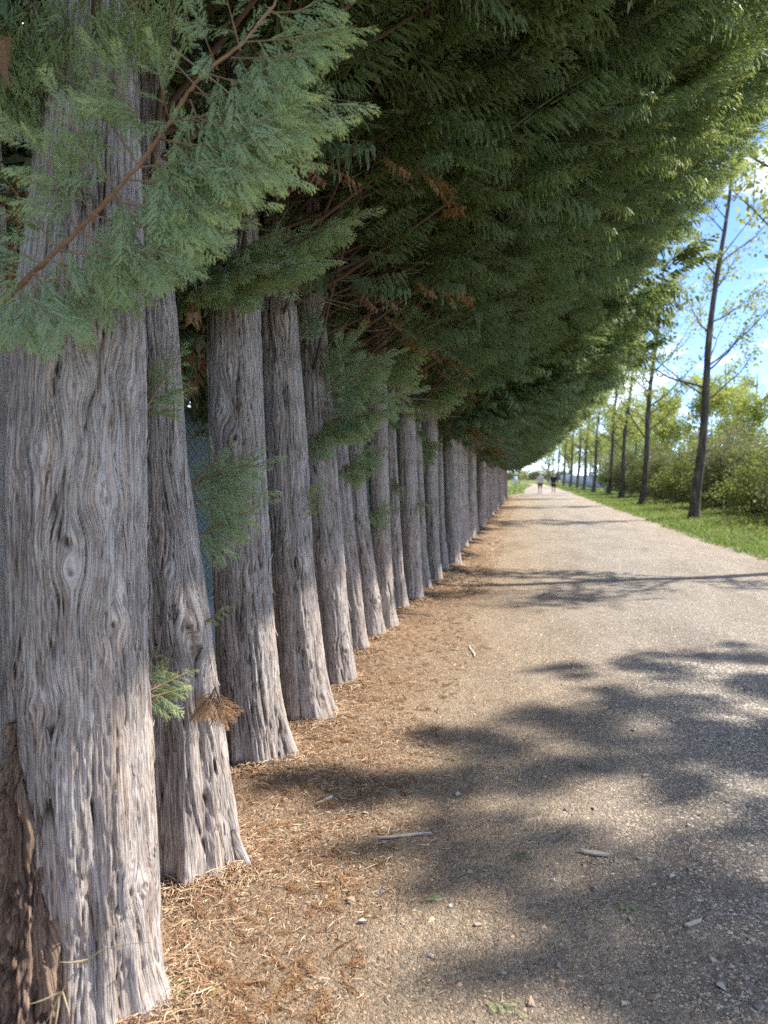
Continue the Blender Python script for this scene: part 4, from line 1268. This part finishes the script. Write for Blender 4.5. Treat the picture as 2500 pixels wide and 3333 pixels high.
# far end: wall behind the last poplars, thin bare tree, pale blue panel, far hedges
M['far_wall'] = simple('far_wall_paint', (0.36, 0.39, 0.43), 0.9, 0.1, 0, 0.12, 0.4)
fw = thing('boundary_wall', (9.3, 88, 0), 'long bluish-grey boundary wall behind the far poplars', 'wall')
gq = Geo(); box(gq, (0, 3.95, 0.75), (0.18, 7.9, 1.62)); me_ = gq.mesh('wall_panel', [M['far_wall']])
gc = Geo(); box(gc, (0, 0, 0.80), (0.26, 0.26, 1.75)); mc_ = gc.mesh('pillar', [M['post']])
for i in range(12):
    add('wall_panel', me_, fw, (0, i * 8.0, 0)); add('pillar', mc_, fw, (0, i * 8.0 - 0.05, 0))
for i, (x, y, sc) in enumerate([(-2.2, 62, .75), (-0.8, 128, .8)]):
    t = thing('leafing_tree', (x, y, -0.02), ['thin tree just past the far end of the cypress row', 'small tree over the bend of the path'][i], 'tree')
    t.scale = (sc * .7, sc * .7, sc); add('trunk', BT[1][0], t)
    if i: add('crown', BT[1][1], t)
M['panel'] = simple('pale_blue_paint', (0.42, 0.60, 0.62), 0.6, 0.3, 0, 0.08, 5)
gpn = ground(1695, 1613)
t = thing('post_panel', (-0.62, 57.5, 0), 'small pale blue panel on a post at the end of the cypress row', 'sign')
gq = Geo(); box(gq, (0, 0, 1.12), (.30, .05, .62)); add('panel', gq.mesh('panel', [M['panel']]), t)
gq = Geo(); v, f = tube(np.array([[0, .055, -.1], [0, .055, .7], [0, .055, 1.45]]), .03, 8); gq.add(v, f); add('post', gq.mesh('panel_post', [M['twig_grey']], True), t)
for i, (x, y, sc) in enumerate([(-22, 215, 1.5), (-14, 222, 1.7), (-6, 226, 1.4), (2, 230, 1.6), (-30, 220, 1.5), (10, 232, 1.6), (-38, 225, 1.4)]):
    t = thing('scrub_bush', (x, y, -0.05), 'distant dark bush at the end of the field past the bend', 'bush', 'far bushes past the field')
    t.scale = (sc * 1.9, sc, sc * 0.72); add('stem', BUSH[0][0], t); add('foliage', BUSH[0][1], t)


# ------------------------------------------------------------------ two walkers far down the path
def skin_obj(name, nodes, edges, mat, parent, root=0, sub=2):
    me = bpy.data.meshes.new(name)
    me.from_pydata([n[0] for n in nodes], edges, [])
    me.materials.append(mat)
    o = add(name, me, parent)
    md = o.modifiers.new('Skin', 'SKIN'); md.use_smooth_shade = True
    sv = me.skin_vertices[0].data if me.skin_vertices else None
    if sv is None:
        me.skin_vertices.new() if hasattr(me.skin_vertices, 'new') else None
    for i, n in enumerate(nodes):
        r = n[1]
        me.skin_vertices[0].data[i].radius = r if isinstance(r, tuple) else (r, r)
        me.skin_vertices[0].data[i].use_root = (i == root)
    ms = o.modifiers.new('Subdivision', 'SUBSURF'); ms.levels = sub; ms.render_levels = sub
    return o


M['skin'] = simple('skin', (0.50, 0.30, 0.22), 0.55, 0.35, 0, 0.06, 20)
M['hair_pale'] = simple('grey_hair', (0.46, 0.42, 0.36), 0.7, 0.3, 0, 0.2, 80)
M['hair_dark'] = simple('dark_hair', (0.05, 0.04, 0.035), 0.6, 0.3, 0, 0.2, 80)
M['jacket_grey'] = simple('pale_grey_cloth', (0.50, 0.49, 0.52), 0.9, 0.1, 0, 0.08, 12)
M['cloth_black'] = simple('black_cloth', (0.018, 0.018, 0.022), 0.9, 0.1, 0, 0.15, 12)
M['cloth_navy'] = simple('navy_cloth', (0.022, 0.026, 0.05), 0.9, 0.1, 0, 0.15, 12)
M['shoe'] = simple('pale_shoe', (0.5, 0.5, 0.48), 0.7, 0.2, 0, 0.1, 12)


def person(loc, label, face, top, shorts, hair, stride, sc, bag=False):
    """face = +1 looks towards -y (the photographer), -1 walks away"""
    t = thing('person', loc, label, 'person', None)
    t.rotation_euler = (0, 0, 0 if face > 0 else math.pi); t.scale = (sc, sc, sc)
    s = stride
    P = lambda x, y, z: (x, y, z)
    # front is -y
    nodes = [(P(0, 0, .95), (.15, .11)), (P(0, 0, 1.12), (.135, .095)), (P(0, -.01, 1.30), (.165, .11)), (P(0, 0, 1.43), (.12, .085)), (P(0, -.005, 1.50), (.055, .058)), (P(0, -.02, 1.585), (.072, .088)), (P(0, -.015, 1.69), (.07, .088)), (P(0, -.01, 1.745), (.035, .045))]
    edges = [(0, 1), (1, 2), (2, 3), (3, 4), (4, 5), (5, 6), (6, 7)]
    def chain(start, lst):
        a = start
        for n in lst:
            nodes.append(n); edges.append((a, len(nodes) - 1)); a = len(nodes) - 1
        return a
    hands = []
    for sx in (-1, 1):
        k = s * sx
        chain(0, [(P(.095 * sx, -.02 * k, .85), (.088, .09)), (P(.10 * sx, -.16 * k, .50), (.058, .06)), (P(.10 * sx, -.17 * k + .10 * (k < 0), .30), (.052, .056)), (P(.10 * sx, -.25 * k + .16 * (k < 0), .09), (.036, .04)), (P(.105 * sx, -.25 * k - .10 + .16 * (k < 0), .04), (.04, .03))])
        w = chain(3, [(P(.185 * sx, .0, 1.41), (.058, .058)), (P(.235 * sx, .05 * k, 1.15), (.043, .045)), (P(.225 * sx, .10 * k - .13, .95), (.032, .034)), (P(.222 * sx, .11 * k - .17, .90), (.028, .036))])
        hands.append(w)
        b = np.array(nodes[w][0])
        for q, (dx, ln) in enumerate([(-.030, .062), (-.010, .078), (.010, .074), (.028, .058)]):
            chain(w, [(tuple(b + [dx * .5, -.012 + dx * .2, -.035]), (.009, .009)), (tuple(b + [dx * .6 - .008 * sx, -.022 + dx, -.035 - ln]), (.007, .007))])
        chain(w, [(tuple(b + [-.030 * sx, -.03, -.015]), (.010, .010)), (tuple(b + [-.038 * sx, -.055, -.05]), (.008, .008))])
    body = skin_obj('body', nodes, edges, M['skin'], t, 0, 2)
    # face: nose, eyes, ears as small sculpted pieces of one part
    gf = Geo()
    for (c, r) in [((0, -.118, 1.615), (.012, .022, .02)), ((-.03, -.098, 1.645), (.011, .008, .006)), ((.03, -.098, 1.645), (.011, .008, .006)), ((0, -.102, 1.572), (.024, .008, .006)), ((-.078, -.01, 1.625), (.01, .018, .03)), ((.078, -.01, 1.625), (.01, .018, .03))]:
        th, ph = np.meshgrid(np.linspace(0, np.pi, 6), np.linspace(0, 2 * np.pi, 9))
        v = np.stack([np.sin(th) * np.cos(ph), np.sin(th) * np.sin(ph), np.cos(th)], -1).reshape(-1, 3) * r + np.array(c)
        gf.add(v, grid_faces(9, 6))
    add('face', gf.mesh('face', [M['skin']], True), t)
    th, ph = np.meshgrid(np.linspace(0, np.pi * .62, 9), np.linspace(0, 2 * np.pi, 17))
    v = np.stack([np.sin(th) * np.cos(ph) * .088, np.sin(th) * np.sin(ph) * .105 + .018, np.cos(th) * .10 + 1.665], -1)
    v[..., 2] += np.where(v[..., 1] < -.03, .045, 0.0) * (th > 1.2)
    gh = Geo(); gh.add(v.reshape(-1, 3), grid_faces(17, 9)); add('hair', gh.mesh('hair', [hair], True), t)
    # clothes a little larger than the body
    n2 = [((0, 0, .90), (.175, .135)), ((0, 0, 1.12), (.165, .12)), ((0, -.01, 1.30), (.19, .13)), ((0, 0, 1.43), (.135, .10)), ((0, 0, 1.475), (.075, .075))]
    e2 = [(0, 1), (1, 2), (2, 3), (3, 4)]
    for sx in (-1, 1):
        k = s * sx
        n2 += [((.185 * sx, .0, 1.41), (.075, .075)), ((.235 * sx, .05 * k, 1.15), (.06, .062)), ((.226 * sx, .10 * k - .11, .975), (.046, .048))]
        b = len(n2) - 3; e2 += [(3, b), (b, b + 1), (b + 1, b + 2)]
    skin_obj('jacket', n2, e2, top, t, 1, 2)
    n3 = [((0, 0, .97), (.165, .125))]; e3 = []
    for sx in (-1, 1):
        k = s * sx
        n3 += [((.098 * sx, -.02 * k, .84), (.105, .108)), ((.102 * sx, -.13 * k, .56), (.085, .088))]
        b = len(n3) - 2; e3 += [(0, b), (b, b + 1)]
    skin_obj('shorts', n3, e3, shorts, t, 0, 2)
    for sx in (-1, 1):
        k = s * sx
        gsx = Geo(); yb = -.25 * k + .16 * (k < 0)
        th, ph = np.meshgrid(np.linspace(0, np.pi, 8), np.linspace(0, 2 * np.pi, 13))
        v = np.stack([np.sin(th) * np.cos(ph) * .052 + .105 * sx, np.sin(th) * np.sin(ph) * .13 + yb - .06, np.maximum(np.cos(th), -.75) * .055 + .042], -1).reshape(-1, 3)
        gsx.add(v, grid_faces(13, 8)); add('shoe', gsx.mesh('shoe', [M['shoe']], True), t)
    if bag:
        gb = Geo()
        th, ph = np.meshgrid(np.linspace(0, np.pi, 9), np.linspace(0, 2 * np.pi, 13))
        v = np.stack([np.sign(np.sin(th) * np.cos(ph)) * np.abs(np.sin(th) * np.cos(ph)) ** .6 * .07 - .29, np.sin(th) * np.sin(ph) * .16 - .02, np.cos(th) * .17 + .99], -1).reshape(-1, 3)
        gb.add(v, grid_faces(13, 9)); add('bag', gb.mesh('bag', [M['jacket_grey']], True), t)
    return t


g1 = ground(1758, 1608.5); g2p = ground(1802, 1609.5)
person((g1[0], g1[1], 0.0), 'walker in pale grey jacket and black shorts on the far path', -1, M['jacket_grey'], M['cloth_black'], M['hair_pale'], 1.0, .99)
person((g2p[0], g2p[1], 0.0), 'walker in dark navy top and shorts with pale bag at the hip', 1, M['cloth_navy'], M['cloth_black'], M['hair_dark'], -1.0, .98, True)


# ------------------------------------------------------------------ gravel, litter, fallen things, grass
def in_view(x, y, margin=0.15):
    d = np.stack([x, y, 0 * x], -1) - CAM
    dep = d @ FWD; u = (d @ RIGHT) / dep * FPX + CU; v_ = CV - (d @ UP) / dep * FPX
    return (dep > 0.3) & (u > -2500 * margin) & (u < 2500 * (1 + margin)) & (v_ < 3333 * (1 + margin))


def scatter(n, x0, x1, y0, y1, rg, bias=1.6):
    """points on the path, denser near the photographer"""
    y = y0 + (y1 - y0) * rg.random(n) ** bias; x = rg.uniform(x0, x1, n)
    ok = in_view(x, y)
    return x[ok], y[ok]


def shards(geo, x, y, z, sz, rg, flat=0.5, warm=None):
    n = len(x)
    a = rg.uniform(0, 2 * np.pi, n)
    ring = []
    for k_ in range(4):
        aa = a + k_ * np.pi / 2 + rg.uniform(-.5, .5, n); rr = sz * rg.uniform(.6, 1.2, n)
        ring.append(np.stack([x + rr * np.cos(aa), y + rr * np.sin(aa), z - sz * 0.15 + sz * flat * rg.uniform(0, .35, n)], -1))
    top = np.stack([x + rg.normal(0, .25, n) * sz, y + rg.normal(0, .25, n) * sz, z + sz * flat * rg.uniform(.5, 1.1, n)], -1)
    V = np.stack(ring + [top], 1)
    f = np.array([[0, 1, 4], [1, 2, 4], [2, 3, 4], [3, 0, 4]])
    F = (f[None] + (np.arange(n) * 5)[:, None, None]).reshape(-1, 3)
    geo.add(V.reshape(-1, 3), F, np.repeat(rg.random(n), 5), np.repeat(warm if warm is not None else np.zeros(n), 5))


rg = np.random.default_rng(400)
geo = Geo()
x, y = scatter(120000, -1.0, 3.2, 1.7, 6.0, rg, 1.5)
keep = rg.random(len(x)) < np.clip(0.16 + 0.70 * sstep(-0.3, 1.3, x + 0.6 * (vnoise(x * 1.3, y * 1.3, 8) - .5)), 0, 1); x, y = x[keep], y[keep]
big = sstep(0.0, 1.4, x)
shards(geo, x, y, path_z(x, y), (0.0034 + 0.0058 * rg.random(len(x)) ** 2 * (0.35 + 1.3 * big)) * (1 + y * 0.05), rg, 0.55, 1 - sstep(-0.4, 1.1, x))
x, y = scatter(16000, -0.6, 4.1, 5.5, 16, rg, 1.2)
shards(geo, x, y, path_z(x, y), 0.006 + 0.009 * rg.random(len(x)) ** 2, rg, 0.5, 1 - sstep(-0.4, 1.1, x))
x, y = scatter(2600, -0.8, 3.2, 1.7, 8, rg, 1.3)
shards(geo, x, y, path_z(x, y), 0.006 + 0.008 * rg.random(len(x)) ** 3, rg, 0.6, 1 - sstep(-0.4, 1.1, x))
tag(add('gravel', geo.mesh('gravel', [M['gravel']])), 'loose grey and tan gravel spread over the path', 'gravel', kind='stuff')

# dry needle litter along the foot of the row
k = NT('needle_litter')
c = k.ramp(k.attr('tint'), [(0.0, (0.19, 0.10, 0.06)), (0.4, (0.34, 0.205, 0.12)), (0.75, (0.46, 0.325, 0.20)), (1.0, (0.62, 0.50, 0.35))])
M['needles'] = k.done(k.principled(c, 0.85, 0.2))


def needles(geo, x, y, z, L, w, rg, lift=0.012):
    n = len(x); a = rg.uniform(0, 2 * np.pi, n); bend = rg.normal(0, .55, n)
    zz = z + lift * rg.random(n); tilt = rg.normal(0, .16, n)
    tint = rg.random(n)
    V = []
    for j in range(3):
        tt = j / 2 - .5
        aa = a + bend * tt
        cx = x + L * tt * np.cos(aa); cy = y + L * tt * np.sin(aa); cz = zz + L * tt * tilt + L * .10 * (0.25 - tt * tt)
        s = w * (1 - .55 * abs(tt) * 2)
        V.append(np.stack([cx - np.sin(aa) * s, cy + np.cos(aa) * s, cz], -1)); V.append(np.stack([cx + np.sin(aa) * s, cy - np.cos(aa) * s, cz + s * .8], -1))
    V = np.stack(V, 1)
    f = np.array([[0, 1, 3, 2], [2, 3, 5, 4]])
    F = (f[None] + (np.arange(n) * 6)[:, None, None]).reshape(-1, 4)
    geo.add(V.reshape(-1, 3), F, np.repeat(tint, 6))


geo = Geo()
n = 120000
y = 1.5 + 8.0 * rg.random(n) ** 1.7; x = -2.3 + 2.4 * rg.random(n)
edge = -0.80 + 0.40 * (fbm(y * 1.1, x * 0 + 2, 55, 3) - .5)
p = np.where(x < edge, 1.0, np.exp(-(x - edge) / 0.18)) * (0.35 + 0.65 * (fbm(x * 2.3, y * 2.3, 56, 3) > .42))
ok = (rg.random(n) < p) & in_view(x, y, .08); x, y = x[ok], y[ok]
needles(geo, x, y, path_z(x, y) + 0.001, (0.008 + 0.040 * rg.random(len(x)) ** 1.7) * (1 + y * .04), rg.uniform(.0006, .0013, len(x)) * (1 + y * .10), rg, 0.014)
n = 2600
y = 1.7 + 5.5 * rg.random(n) ** 1.5; x = -0.7 + 3.0 * rg.random(n); ok = in_view(x, y, .05) & (rg.random(n) < np.exp(-(x + .7) / 1.1)); x, y = x[ok], y[ok]
needles(geo, x, y, path_z(x, y) + 0.002, rg.uniform(.02, .05, len(x)), rg.uniform(.0007, .0014, len(x)), rg, 0.004)
n = 9000
y = 9 + 24 * rg.random(n) ** 1.6; x = -2.0 + 1.6 * rg.random(n) ** 1.2; ok = in_view(x, y, .03); x, y = x[ok], y[ok]
needles(geo, x, y, path_z(x, y) + 0.001, rg.uniform(.05, .11, len(x)), rg.uniform(.003, .006, len(x)), rg, 0.012)
for key in ['t%d' % q for q in range(1, 11)]:           # drifts against the foot of each trunk
    T = TREES[key]; n = int(2600 / (0.6 + 0.22 * T['base'][1]))
    a = rg.uniform(0, 2 * np.pi, n); r0_ = np.interp(0.03, T['hs'], T['rr']); rr_ = r0_ * 1.18 + 0.11 * rg.random(n) ** 1.6
    x = T['base'][0] + T['cx'][2] + rr_ * np.cos(a); y = T['base'][1] + T['cy'][2] + rr_ * np.sin(a)
    needles(geo, x, y, path_z(x, y) + 0.03 * np.exp(-(rr_ - r0_ * 1.18) / .05) * rg.random(n), rg.uniform(.02, .06, n) * (1 + T['base'][1] * .04), rg.uniform(.0008, .0017, n) * (1 + T['base'][1] * .1), rg, 0.016)
tag(add('needle_litter', geo.mesh('needle_litter', [M['needles']])), 'dry reddish-brown needle litter along the foot of the cypress row', 'litter', kind='stuff')

# brown scale sprays lying in the litter
geo = Geo(); sp = Sprays()
n = 900
y = 1.7 + 6.0 * rg.random(n) ** 1.6; x = -1.9 + 1.45 * rg.random(n); ok = in_view(x, y, .05); x, y = x[ok], y[ok]; n = len(x)
a = rg.uniform(0, 6.28, n)
sp.put(np.stack([x, y, path_z(x, y) + .012], -1), np.stack([np.cos(a), np.sin(a), rg.uniform(-.05, .15, n)], -1), np.array([[0, 0, 1.0]]) + rg.normal(0, .25, (n, 3)), rg.uniform(.05, .11, n), rg.random(n), .5)
sp.into(geo, SPRAY_MID, 0, rg)
tag(add('dead_spray_litter', geo.mesh('dead_spray_litter', [M['leaf_dead']])), 'fallen brown cypress sprays lying among the needle litter', 'litter', kind='stuff')

# single stones that lie proud of the gravel
ICO = None


def stone_mesh(seed, i):
    rg_ = np.random.default_rng(seed)
    pts = norm(rg_.normal(0, 1, (9, 3))) * rg_.uniform(.7, 1.0, (9, 1)) * [1.0, .72, .5]
    import bmesh
    bm = bmesh.new()
    for q in pts: bm.verts.new(q)
    res = bmesh.ops.convex_hull(bm, input=bm.verts)
    for vv in [v for v in bm.verts if not v.link_faces]: bm.verts.remove(vv)
    me = bpy.data.meshes.new('path_stone'); bm.to_mesh(me); bm.free()
    me.materials.append(M['stone%d' % i])
    return me


for i, c in enumerate([(0.21, 0.195, 0.175), (0.42, 0.39, 0.34), (0.36, 0.27, 0.19)]):
    M['stone%d' % i] = simple('stone_%d' % i, c, 0.85, 0.25, 0, 0.3, 60)
STN = [stone_mesh(500 + i, i % 3) for i in range(9)]
stone_px = [(1205, 2575), (1190, 2648), (1250, 2745), (1285, 2700), (1400, 3125), (1145, 2935), (1240, 2912), (1180, 3010), (1140, 2945), (1000, 2945), (1466, 2960), (1555, 3022), (1815, 3150), (1640, 3175), (2135, 3255), (2150, 3240), (2030, 3275), (1730, 3275),
            (2300, 3000), (2435, 2755), (2365, 2610), (2305, 2600), (2240, 2690), (2280, 2655), (2240, 2835), (2100, 2525), (2155, 2455), (2255, 2790), (2115, 2805), (2085, 2800), (1935, 2905), (2185, 2860), (2050, 3000), (1920, 3060), (2320, 3130), (2440, 3060), (2470, 3290), (2350, 3220),
            (1690, 2110 + 430), (1640, 2500), (1615, 2535), (1930, 2630), (1840, 2640), (2190, 2350), (2060, 2380), (2380, 2420), (2460, 2520), (1980, 2240), (1830, 2230), (2040, 2060), (2080, 2055), (1500, 2290), (1800, 2870), (1530, 2845), (1360, 2890), (1490, 2590)]
for i, (u, v_) in enumerate(stone_px):
    g0 = ground(u, v_); s_ = rg.uniform(.011, .021) * (1 + .12 * g0[1] * 0.5)
    o = add('path_stone', STN[i % 9], None, (g0[0], g0[1], float(path_z(g0[0], g0[1])) + s_ * .22))
    o.scale = (s_, s_, s_); o.rotation_euler = (rg.uniform(-.3, .3), rg.uniform(-.3, .3), rg.uniform(0, 6.28))
    lab = ['dark grey angular stone lying loose on the gravel', 'pale grey angular stone lying loose on the gravel', 'brownish angular stone lying loose on the gravel'][(i % 9) % 3]
    tag(o, lab, 'stone', 'loose stones on the path')

# fallen sprigs
def fallen(px0, px1, mat, label, name='fallen_sprig', size=0.045, n_extra=2):
    a = ground(*px0); b = ground(*px1)
    za, zb = (float(path_z(q[0], q[1])) + .010 for q in (a, b))
    a[2], b[2] = za, zb
    t0 = thing(name, a, label, 'sprig')
    geo, sp = Geo(), Sprays()
    shoot(geo, sp, np.zeros(3), b - a, size=size, sag=-0.006, r=.0018, step=.014, tint=.5, facing=(0, 0, 1), rg=rg, spread=.8)
    for j in range(n_extra):
        q = (b - a) * rg.uniform(.2, .6); e = (b - a) * rg.uniform(.3, .5); e = np.array([e[0] - e[1] * rg.choice([-.8, .8]), e[1] + e[0] * rg.choice([-.8, .8]), .004])
        shoot(geo, sp, q, q + e, size=size * .7, r=.0014, step=.014, facing=(0, 0, 1), rg=rg, spread=.8)
    sp.into(geo, SPRAY_HI, 0, rg)
    geo.v = [np.column_stack([v[:, 0], v[:, 1], v[:, 2] * 0.35 + 0.002]) for v in geo.v]
    fol = Geo(); stm = Geo()
    for v, f, t_, p_, m_ in zip(geo.v, geo.f, geo.t, geo.p, geo.m):
        base = f.min(); (stm if m_[0] == 1 else fol).add(v, f - base, t_, p_)
    add('stem', stm.mesh('sprig_stem', [M['stem']]), t0); add('foliage', fol.mesh('sprig_foliage', [mat]), t0)
    return t0


FG = 'green sprigs fallen on the path'
fallen((455, 3310), (590, 3215), M['leaf_fallen'], 'pale green cypress sprig on needle litter below the thick burled trunk', size=.06, n_extra=3)
fallen((690, 3310), (672, 3220), M['leaf_tan'], 'tan dried cypress sprig on the litter beside the pale green one', 'dried_sprig', .055)
for (a, b, dk) in [((1570, 3262), (1690, 3312), 0), ((1375, 2950), (1425, 2930), 0), ((1660, 2780), (1730, 2810), 1), ((2010, 2945), (2065, 2980), 0), ((1860, 2488), (1945, 2502), 1), ((1445, 2472), (1495, 2468), 0), ((1480, 2178), (1520, 2180), 0), ((1490, 2130), (1515, 2132), 0), ((1560, 2108), (1600, 2116), 1), ((1120, 2600), (1150, 2590), 0), ((1370, 2160), (1400, 2165), 1)]:
    o = fallen(a, b, M['leaf_fallen_dark' if dk else 'leaf_fallen'], 'dark green cypress sprig fallen on the gravel' if dk else 'light green cypress sprig fallen on the open path', size=.034, n_extra=1)
    o['group'] = FG


# bark chips and curled shreds
def chip(px0, px1, w, label, name='bark_chip'):
    a = ground(*px0); b = ground(*px1); mid = (a + b) / 2; L = np.linalg.norm(b - a)
    ang = math.atan2(b[1] - a[1], b[0] - a[0])
    tt = np.linspace(-.5, .5, 10); ss = np.linspace(-1, 1, 4)
    T_, S_ = np.meshgrid(tt, ss, indexing='ij')
    W = w * (1 - (2 * np.abs(T_)) ** 2.5 * .8) * (1 + .3 * (vnoise(T_ * 9, S_, int(px0[0])) - .5))
    x_ = L * T_; y_ = W * S_ + .06 * L * np.sin(T_ * 4); z_ = .008 + .5 * w * (1 - S_ ** 2) + .004 * vnoise(T_ * 14, S_ * 2, 5)
    top = np.stack([x_, y_, z_], -1).reshape(-1, 3); bot = top - [0, 0, .005]
    g_ = Geo(); fs = grid_faces(10, 4); g_.add(np.concatenate([top, bot]), np.concatenate([fs, fs[:, ::-1] + 40]), .8)
    o = add(name, g_.mesh(name, [M['strip_pale']]), None, (mid[0], mid[1], float(path_z(mid[0], mid[1])) - .002))
    o.rotation_euler = (0, 0, ang)
    return tag(o, label, 'bark')


M['strip_pale'] = simple('weathered_bark', (0.42, 0.37, 0.31), 0.9, 0.15, 0, 0.25, 90)
chip((1885, 2775), (1985, 2800), .013, 'weathered pale bark strip lying on the gravel among stones')
chip((1030, 2625), (1085, 2605), .010, 'pale bark shred on the litter beyond the leaning trunk')
chip((1405, 2725), (1465, 2735) if False else (1220, 2728), .008, 'thin bark shred beside the dark stone at the litter edge')
chip((2225, 3020), (2300, 3045) if False else (2285, 3010), .009, 'short pale bark piece on dappled gravel')
chip((1535, 2140), (1537, 2105), .012, 'curved pale twig lying on the sunny path', 'twig')

# the bent dry grass stalk at the foot of the thick trunk
base = ground(70, 3420)
gd = Geo()
D0 = d_of('t1') - 0.28
pp = np.array([p16(x_, y_, D0) for x_, y_ in [(88, 2250), (110, 2190), (140, 2130), (175, 2085), (215, 2055), (260, 2040), (325, 2035)]])
pp[0][2] = 0.0
v, f = tube(pp, np.linspace(.0022, .0010, len(pp)), 5); gd.add(v, f, .8)
for q in [((130, 2145), (95, 2215)), ((135, 2140), (152, 2195)), ((128, 2150), (118, 2225)), ((190, 2072), (130, 2078)), ((135, 2140), (60, 2170))]:
    v, f = tube(curve3(p16(*q[0], D0), p16(*q[1], D0 - .02), .004, 5), np.array([.0012, .0028, .0026, .0014, .0004]), 4); gd.add(v, f, .6)
loc = pp[0].copy(); gd.v = [v - loc for v in gd.v]
tag(add('dry_grass_stalk', gd.mesh('dry_grass_stalk', [M['dry_grass']], True), None, loc), 'arching dry grass stalk with seed husks before the thick burled trunk', 'grass stalk')


# grass on the verge
def blades(geo, x, y, z, h, w, rg):
    n = len(x); a = rg.uniform(0, 6.28, n); ln = rg.uniform(.2, .9, n)
    b0 = np.stack([x - np.sin(a) * w, y + np.cos(a) * w, z], -1); b1 = np.stack([x + np.sin(a) * w, y - np.cos(a) * w, z], -1)
    md = np.stack([x + np.cos(a) * h * ln * .35, y + np.sin(a) * h * ln * .35, z + h * .62], -1)
    tp = np.stack([x + np.cos(a) * h * ln, y + np.sin(a) * h * ln, z + h * .95], -1)
    sd = np.stack([-np.sin(a) * w, np.cos(a) * w, 0 * a], -1) * .7
    V = np.stack([b0, b1, md - sd, md + sd, tp], 1)
    f = np.array([[0, 1, 2], [0, 2, 3], [3, 2, 4]])
    tint = np.repeat(np.clip(vnoise(x * 1.2, y * 1.2, 91) + rg.normal(0, .2, n), 0, 1), 5)
    geo.add(V.reshape(-1, 3), (f[None] + (np.arange(n) * 5)[:, None, None]).reshape(-1, 3), tint, np.tile([0, 0, .25, .25, .7], n))


geo = Geo()
n = 42000
y = 11 + 50 * rg.random(n) ** 1.5; l_, r_ = path_edges(y); x = r_ - 0.18 + 4.2 * rg.random(n) ** 1.35
ok = in_view(x, y, .05); x, y = x[ok], y[ok]
blades(geo, x, y, verge_z(x, y) - .005, rg.uniform(.04, .13, len(x)) * (1 + .8 * sstep(5.5, 7.5, x)), rg.uniform(.005, .010, len(x)) * (0.7 + y * .022), rg)
n = 7000
y = 55 + 75 * rg.random(n); l_, r_ = path_edges(y); x = np.where(rg.random(n) < .7, r_ - .15 + 3.5 * rg.random(n), l_ - 3.0 * rg.random(n) + .1); z = np.where(x > 2, verge_z(x, y), -.03)
blades(geo, x, y, z, rg.uniform(.08, .2, n), rg.uniform(.02, .04, n), rg)
tag(add('verge_grass', geo.mesh('verge_grass', [M['grass']])), 'short green grass along the right edge of the path', 'grass', kind='stuff')
# leafy weeds in the verge by the bushes
geo = Geo()
n = 14000
y = 14 + 26 * rg.random(n) ** 1.3; x = 5.6 + 3.4 * rg.random(n); ok = in_view(x, y, .05) & (fbm(x * .9, y * .9, 66, 3) > .47); x, y = x[ok], y[ok]
pk = np.stack([x, y, verge_z(x, y) + .02 + .20 * rg.random(len(x)) ** 1.5], -1)
v, f, ti = leaf_quads(pk, .06, rg, rg.random(len(x))); geo.add(v, f, ti, .1)
tag(add('verge_weeds', geo.mesh('verge_weeds', [M['bush_leaf_b']])), 'low leafy weeds between the verge grass and the bushes', 'weeds', kind='stuff')
